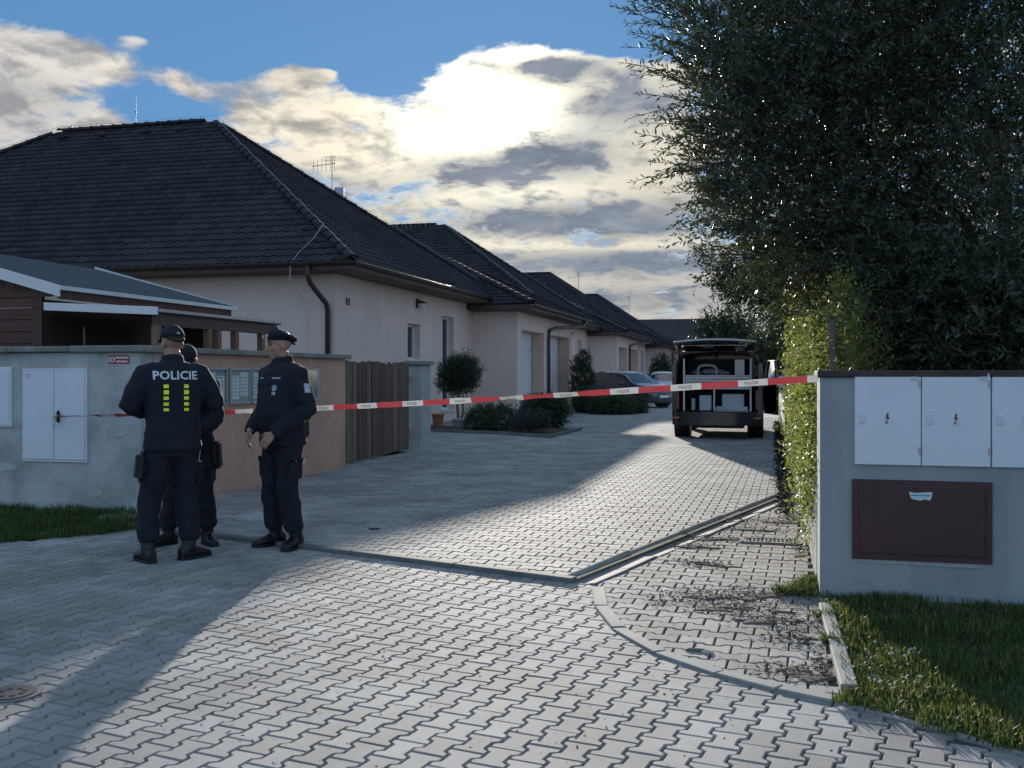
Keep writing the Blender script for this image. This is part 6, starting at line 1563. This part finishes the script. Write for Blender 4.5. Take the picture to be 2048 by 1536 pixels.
box((-.09, -.06, -.006), (.09, .06, .006), nb_).single('notebook', M('notebook_white', (.6, .6, .58), .7), 'white notebook held by the officer with his back to us', 'notebook')

# ------------------------------------------------------------------ barrier tape
A_, B_ = hp + Vector((0, -.06, .0)), Vector((BXL - .004, BY + .06, 1.392))
m_tr, m_tw = M('tape_red', (.54, .065, .085), .45, .08, 20, trans=.2, tcol=(.5, .07, .08)), M('tape_white', (.66, .66, .64), .4, .06, 20, trans=.2)
def tape_pt(t):
    p = A_.lerp(B_, t); p.z -= .16 * t * (1 - t) * (1.25 - .4 * t); return p
TL = (B_ - A_).length; NT = 420; tv, tf, tmi = [], [], []
def tape_roll(t):   # twisted near the handle, then opening out flat
    a = R(72) * math.exp(-t * 5.5) + R(14) * math.sin(t * 19) * (1 - t) + R(10)
    if t > .60: a += R(38) * math.exp(-((t - .72) / .06) ** 2)
    return a
dirT = (B_ - A_).normalized(); nrm = Vector((dirT.y, -dirT.x, 0)).normalized()
rows_ = []
for i in range(NT + 1):
    t = i / NT; c = tape_pt(t); a = tape_roll(t); w = .022
    u = Vector((0, 0, 1)) * math.cos(a) + nrm * math.sin(a); cr = nrm * math.cos(a) - Vector((0, 0, 1)) * math.sin(a)
    wob = .004 * math.sin(t * 160) + .003 * math.sin(t * 71)
    rows_.append([c - u * w + cr * wob, c + cr * (.006 * math.sin(t * 40)), c + u * w - cr * wob])
tp_ = MB(); tp_.smooth = True
for i in range(NT):
    x = (i + .5) / NT * TL; tp_.mi = 0 if (x % .46) < .255 else 1
    for j in range(2): tp_.add([rows_[i][j], rows_[i + 1][j], rows_[i + 1][j + 1], rows_[i][j + 1]], [(0, 1, 2, 3)])
to = thing('barrier_tape', tuple(A_), 'red and white police barrier tape stretched across the lane', 'tape')
inv = WM[to.name].inverted(); me = tp_.mesh('ribbon', [m_tr, m_tw], inv, fixn=False)
bm = bmesh.new(); bm.from_mesh(me); bmesh.ops.remove_doubles(bm, verts=bm.verts, dist=1e-4); bm.to_mesh(me); bm.free(); rib = place('ribbon', me, to)
vs, fs = text_mesh('POLICIE', .028, 0, .95, .0006)
x = .255 + .10
while x < TL:
    t0 = x / TL
    if .35 < t0 < .99:
        V = []
        for v in vs:
            t = t0 + v[0] / TL; c = tape_pt(t); a = tape_roll(t); u = Vector((0, 0, 1)) * math.cos(a) + nrm * math.sin(a); cr = nrm * math.cos(a) - Vector((0, 0, 1)) * math.sin(a); V.append(c + u * v[1] + cr * .009)
        lt_ = MB(); lt_.add(V, fs); place('lettering', lt_.mesh('lettering', M('tape_print', (.34, .24, .24), .6), inv, fixn=False), rib)
    x += .46
kn = MB(); kn.smooth = True; kn.ellipsoid(A_, (.022, .03, .028)); kn.tube([A_ + Vector((0, 0, -.02)), A_ + Vector((-.01, -.01, -.07)), A_ + Vector((.008, -.01, -.12))], [.012, .010, .006], 6); place('knot', kn.mesh('knot', m_tw, inv), to)

# ------------------------------------------------------------------ small things on the ground
def scatter(name, spots, n, ln, label, mat, wd=.25, flat=.35, z=.006):
    Vs = []
    c = np.array([[q[0], q[1]] for q in spots]); rr = np.array([q[2] for q in spots]); w = rr ** 1.5; w /= w.sum(); ch = RNG.choice(len(spots), n, p=w)
    P = np.zeros((n, 3)); g = RNG.normal(0, .55, (n, 2)) * rr[ch][:, None]; st = np.array([q[3] if len(q) > 3 else 1.0 for q in spots])[ch]
    P[:, 0] = c[ch, 0] + g[:, 0] * st; P[:, 1] = c[ch, 1] + g[:, 1] / st; P[:, 2] = z + np.abs(RNG.normal(0, .010, n)) * np.exp(-(g ** 2).sum(1) / (rr[ch] ** 2)) * 1.6
    D = RNG.normal(0, 1, (n, 3)); D[:, 2] *= flat; D = unit(D); sd = unit(np.cross(D, rnd_unit(n) * np.array([.4, .4, 1]))); L = ln * RNG.uniform(.4, 1.4, n)
    V, F = quads(P, D, sd, L, L * wd * RNG.uniform(.6, 1.4, n)); V[:, 2] = np.maximum(V[:, 2], z)
    me = npmesh(name, V, F, 4, mat); return tag(place(name, me), label, 'litter', kind='stuff')
def gp_(px, py, r, st=1.0): q = G(px, py); return (q.x, q.y, r, st)
m_dead = M('dead_leaves', (.13, .10, .072), .9, .0, isl=.5)
m_moss = M('moss_weed', (.075, .105, .030), .8, .0, isl=.45, trans=.25, tcol=(.12, .16, .03))
pile = [gp_(1400, 1128, .16, 1.6), gp_(1385, 1095, .18, 1.8), gp_(1480, 1060, .28, 2), gp_(1540, 1045, .30, 2), gp_(1420, 1200, .24, 1.5), gp_(1490, 1225, .22, 1.4), gp_(1560, 1245, .22, 1.3), gp_(1600, 1280, .18, 1.2), gp_(1595, 1345, .17, 1.2), gp_(1310, 1208, .06),
        gp_(1500, 1190, .35, 1.5), gp_(1590, 1010, .22), gp_(1340, 1080, .07), gp_(1370, 1070, .08), gp_(1610, 1100, .2, .5), gp_(1620, 1180, .2, .5), gp_(1640, 1330, .12, .4), gp_(1450, 1080, .3, 2)]
m_soil = M('soil_crust', (.12, .095, .07), .95, .35, 14, .8, 90, stain=(.20, .17, .14), sscale=9, samt=.7)
sp_ = MB(); sp_.smooth = True; rs = random.Random(3)
for x0, y0, r0, st0 in pile:
    if r0 < .15: continue
    for _ in range(3):
        cx0, cy0, rr0 = x0 + rs.gauss(0, r0 * .4) * st0, y0 + rs.gauss(0, r0 * .35) / st0, r0 * rs.uniform(.16, .42); n0 = 22; ph = rs.uniform(0, 6)
        if cx0 > .24: continue
        rim = [(1 + .25 * math.sin(3 * a + ph) + .18 * math.sin(7 * a + 2 * ph) + rs.uniform(-.14, .14)) for a in [2 * math.pi * i / n0 for i in range(n0)]]
        sp_.loft([[Vector((cx0 + rr0 * st0 * q * rim[i] * math.cos(2 * math.pi * i / n0), cy0 + rr0 / st0 * q * rim[i] * math.sin(2 * math.pi * i / n0), zz)) for i in range(n0)] for q, zz in ((1, .001), (.9, .0075), (.6, .011), (.2, .010), (.02, .010))], cap=True)
sp_.build('soil_patches', m_soil, label='thin brown patches of soil on the footway pavers', cat='soil', kind='stuff')
scatter('leaf_litter', pile, 5200, .024, 'dead leaves and twigs strewn over the footway', m_dead, .35)
scatter('twig_litter', pile, 900, .07, 'thin dry twigs among the dead leaves on the footway', M('twigs', (.10, .08, .06), .9, .0, isl=.4), .05)
edge_ = [(.12, y, .16, .45) for y in np.arange(10.5, 30, .6)]
scatter('gutter_litter', [(a, b, c * 1.1, d) for a, b, c, d in edge_], 6000, .045, 'dark soil and leaves along the foot of the low wall', M('gutter_soil', (.05, .04, .03), .95, .0, isl=.5), .5, .3, ZL + .004)
scatter('joint_crumbs', [gp_(random.uniform(100, 1500), random.uniform(1150, 1530), .5) for _ in range(40)], 420, .013, 'scattered dark crumbs on the forecourt pavers', m_dead, .7)
weeds = [gp_(1612, 1180, .10), gp_(1630, 1170, .10), gp_(1570, 1190, .08), gp_(1650, 1240, .06), gp_(1660, 1290, .05), gp_(1600, 1190, .12)]
Vw = []
def tuft(name, spots, n, h, label, mat):
    c = np.array([[q[0], q[1]] for q in spots]); rr = np.array([q[2] for q in spots]); ch = RNG.choice(len(spots), n, p=rr / rr.sum()); P = np.zeros((n, 3)); P[:, :2] = c[ch] + RNG.normal(0, .5, (n, 2)) * rr[ch][:, None]; P[:, 2] = .004
    D = unit(RNG.normal(0, .55, (n, 3)) * np.array([1, 1, .3]) + np.array([0, 0, .8])); sd = unit(np.cross(D, rnd_unit(n))); L = h * RNG.uniform(.4, 1.2, n)
    V, F = quads(P, D, sd, L, np.full(n, .009)); tag(place(name, npmesh(name, V, F, 4, mat)), label, 'weeds', kind='stuff')
tuft('weeds', weeds, 1100, .075, 'small weeds growing from the joints beside the meter wall', m_moss)
wl = [(PX + .05, y, .07) for y in np.arange(9.0, 13.8, .35)]
tuft('moss_line', [(a, b, c) for a, b, c in wl], 900, .035, 'thin moss along the foot of the peach wall', m_moss)
# drain grate in the footway
q = G(1545, 1084); gt_ = thing('drain_grate', (q.x, q.y, .004), 'rectangular iron drain grate in a pale frame set in the footway', 'drain grate')
f = MB(); w_, d_ = .27, .13
f.box((q.x - w_, q.y - d_, -.02), (q.x - w_ + .06, q.y + d_, .016)).box((q.x + w_ - .06, q.y - d_, -.02), (q.x + w_, q.y + d_, .016)).box((q.x - w_ + .06, q.y - d_, -.02), (q.x + w_ - .06, q.y - d_ + .035, .016)).box((q.x - w_ + .06, q.y + d_ - .035, -.02), (q.x + w_ - .06, q.y + d_, .016)); f.build('frame', m_kerb, gt_, bevel=.004)
m_iron = M('cast_iron', (.06, .06, .06), .7, .2, 20)
for i in range(13):
    xx = q.x - w_ + .07 + i * (2 * w_ - .14) / 12; box((xx - .008, q.y - d_ + .036, -.01), (xx + .008, q.y + d_ - .036, .012)).build('bar', m_iron, gt_)
box((q.x - w_ + .06, q.y - .012, -.012), (q.x + w_ - .06, q.y + .012, .010)).build('cross_bar', m_iron, gt_)
# manhole cover at the left
q = G(24, 1389); mh = thing('manhole_cover', (q.x, q.y, 0), 'small round iron cover in the shaded pavers at the left edge', 'manhole cover')
MB().tube([(q.x, q.y, -.01), (q.x, q.y, .008)], .125, 28).build('ring', m_kerbgrey, mh); MB().tube([(q.x, q.y, -.01), (q.x, q.y, .012)], .10, 28).build('lid', m_iron, mh)
for i in range(8): MB().tube([(q.x + .055 * math.cos(i * .785), q.y + .055 * math.sin(i * .785), .012), (q.x + .055 * math.cos(i * .785), q.y + .055 * math.sin(i * .785), .015)], .012, 8).build('stud', m_iron, mh)
# flattened dark glove or rag in the lane and a pale one on the footway
def rag(px, py, w, d_, label, mat, z):
    q = G(px, py, z); n = 14; mb = MB(); mb.smooth = True
    rim = [(q.x + w * math.cos(2*math.pi*i/n) * random.uniform(.7, 1.1), q.y + d_ * math.sin(2*math.pi*i/n) * random.uniform(.7, 1.1)) for i in range(n)]
    mb.loft([[Vector((q.x + (x - q.x) * s, q.y + (y - q.y) * s, z + zz + random.uniform(-.003, .003) * (s < 1))) for x, y in rim] for s, zz in ((1, .0), (.96, .004), (.6, .010), (.25, .008), (.02, .006))]); mb.single('crushed_rag', mat, label, 'rag')
rag(748, 1058, .065, .04, 'dark crushed rag lying on the lane pavers in the shade', m_nylon, ZL)
rag(1415, 1305, .035, .03, 'pale crushed scrap on the footway beside the edging', M('scrap_paper', (.42, .39, .34), .9, .2, 40), .006)
rag(1393, 1301, .06, .025, 'flat brown leaf scrap on the footway by the edging', m_dead, .006)
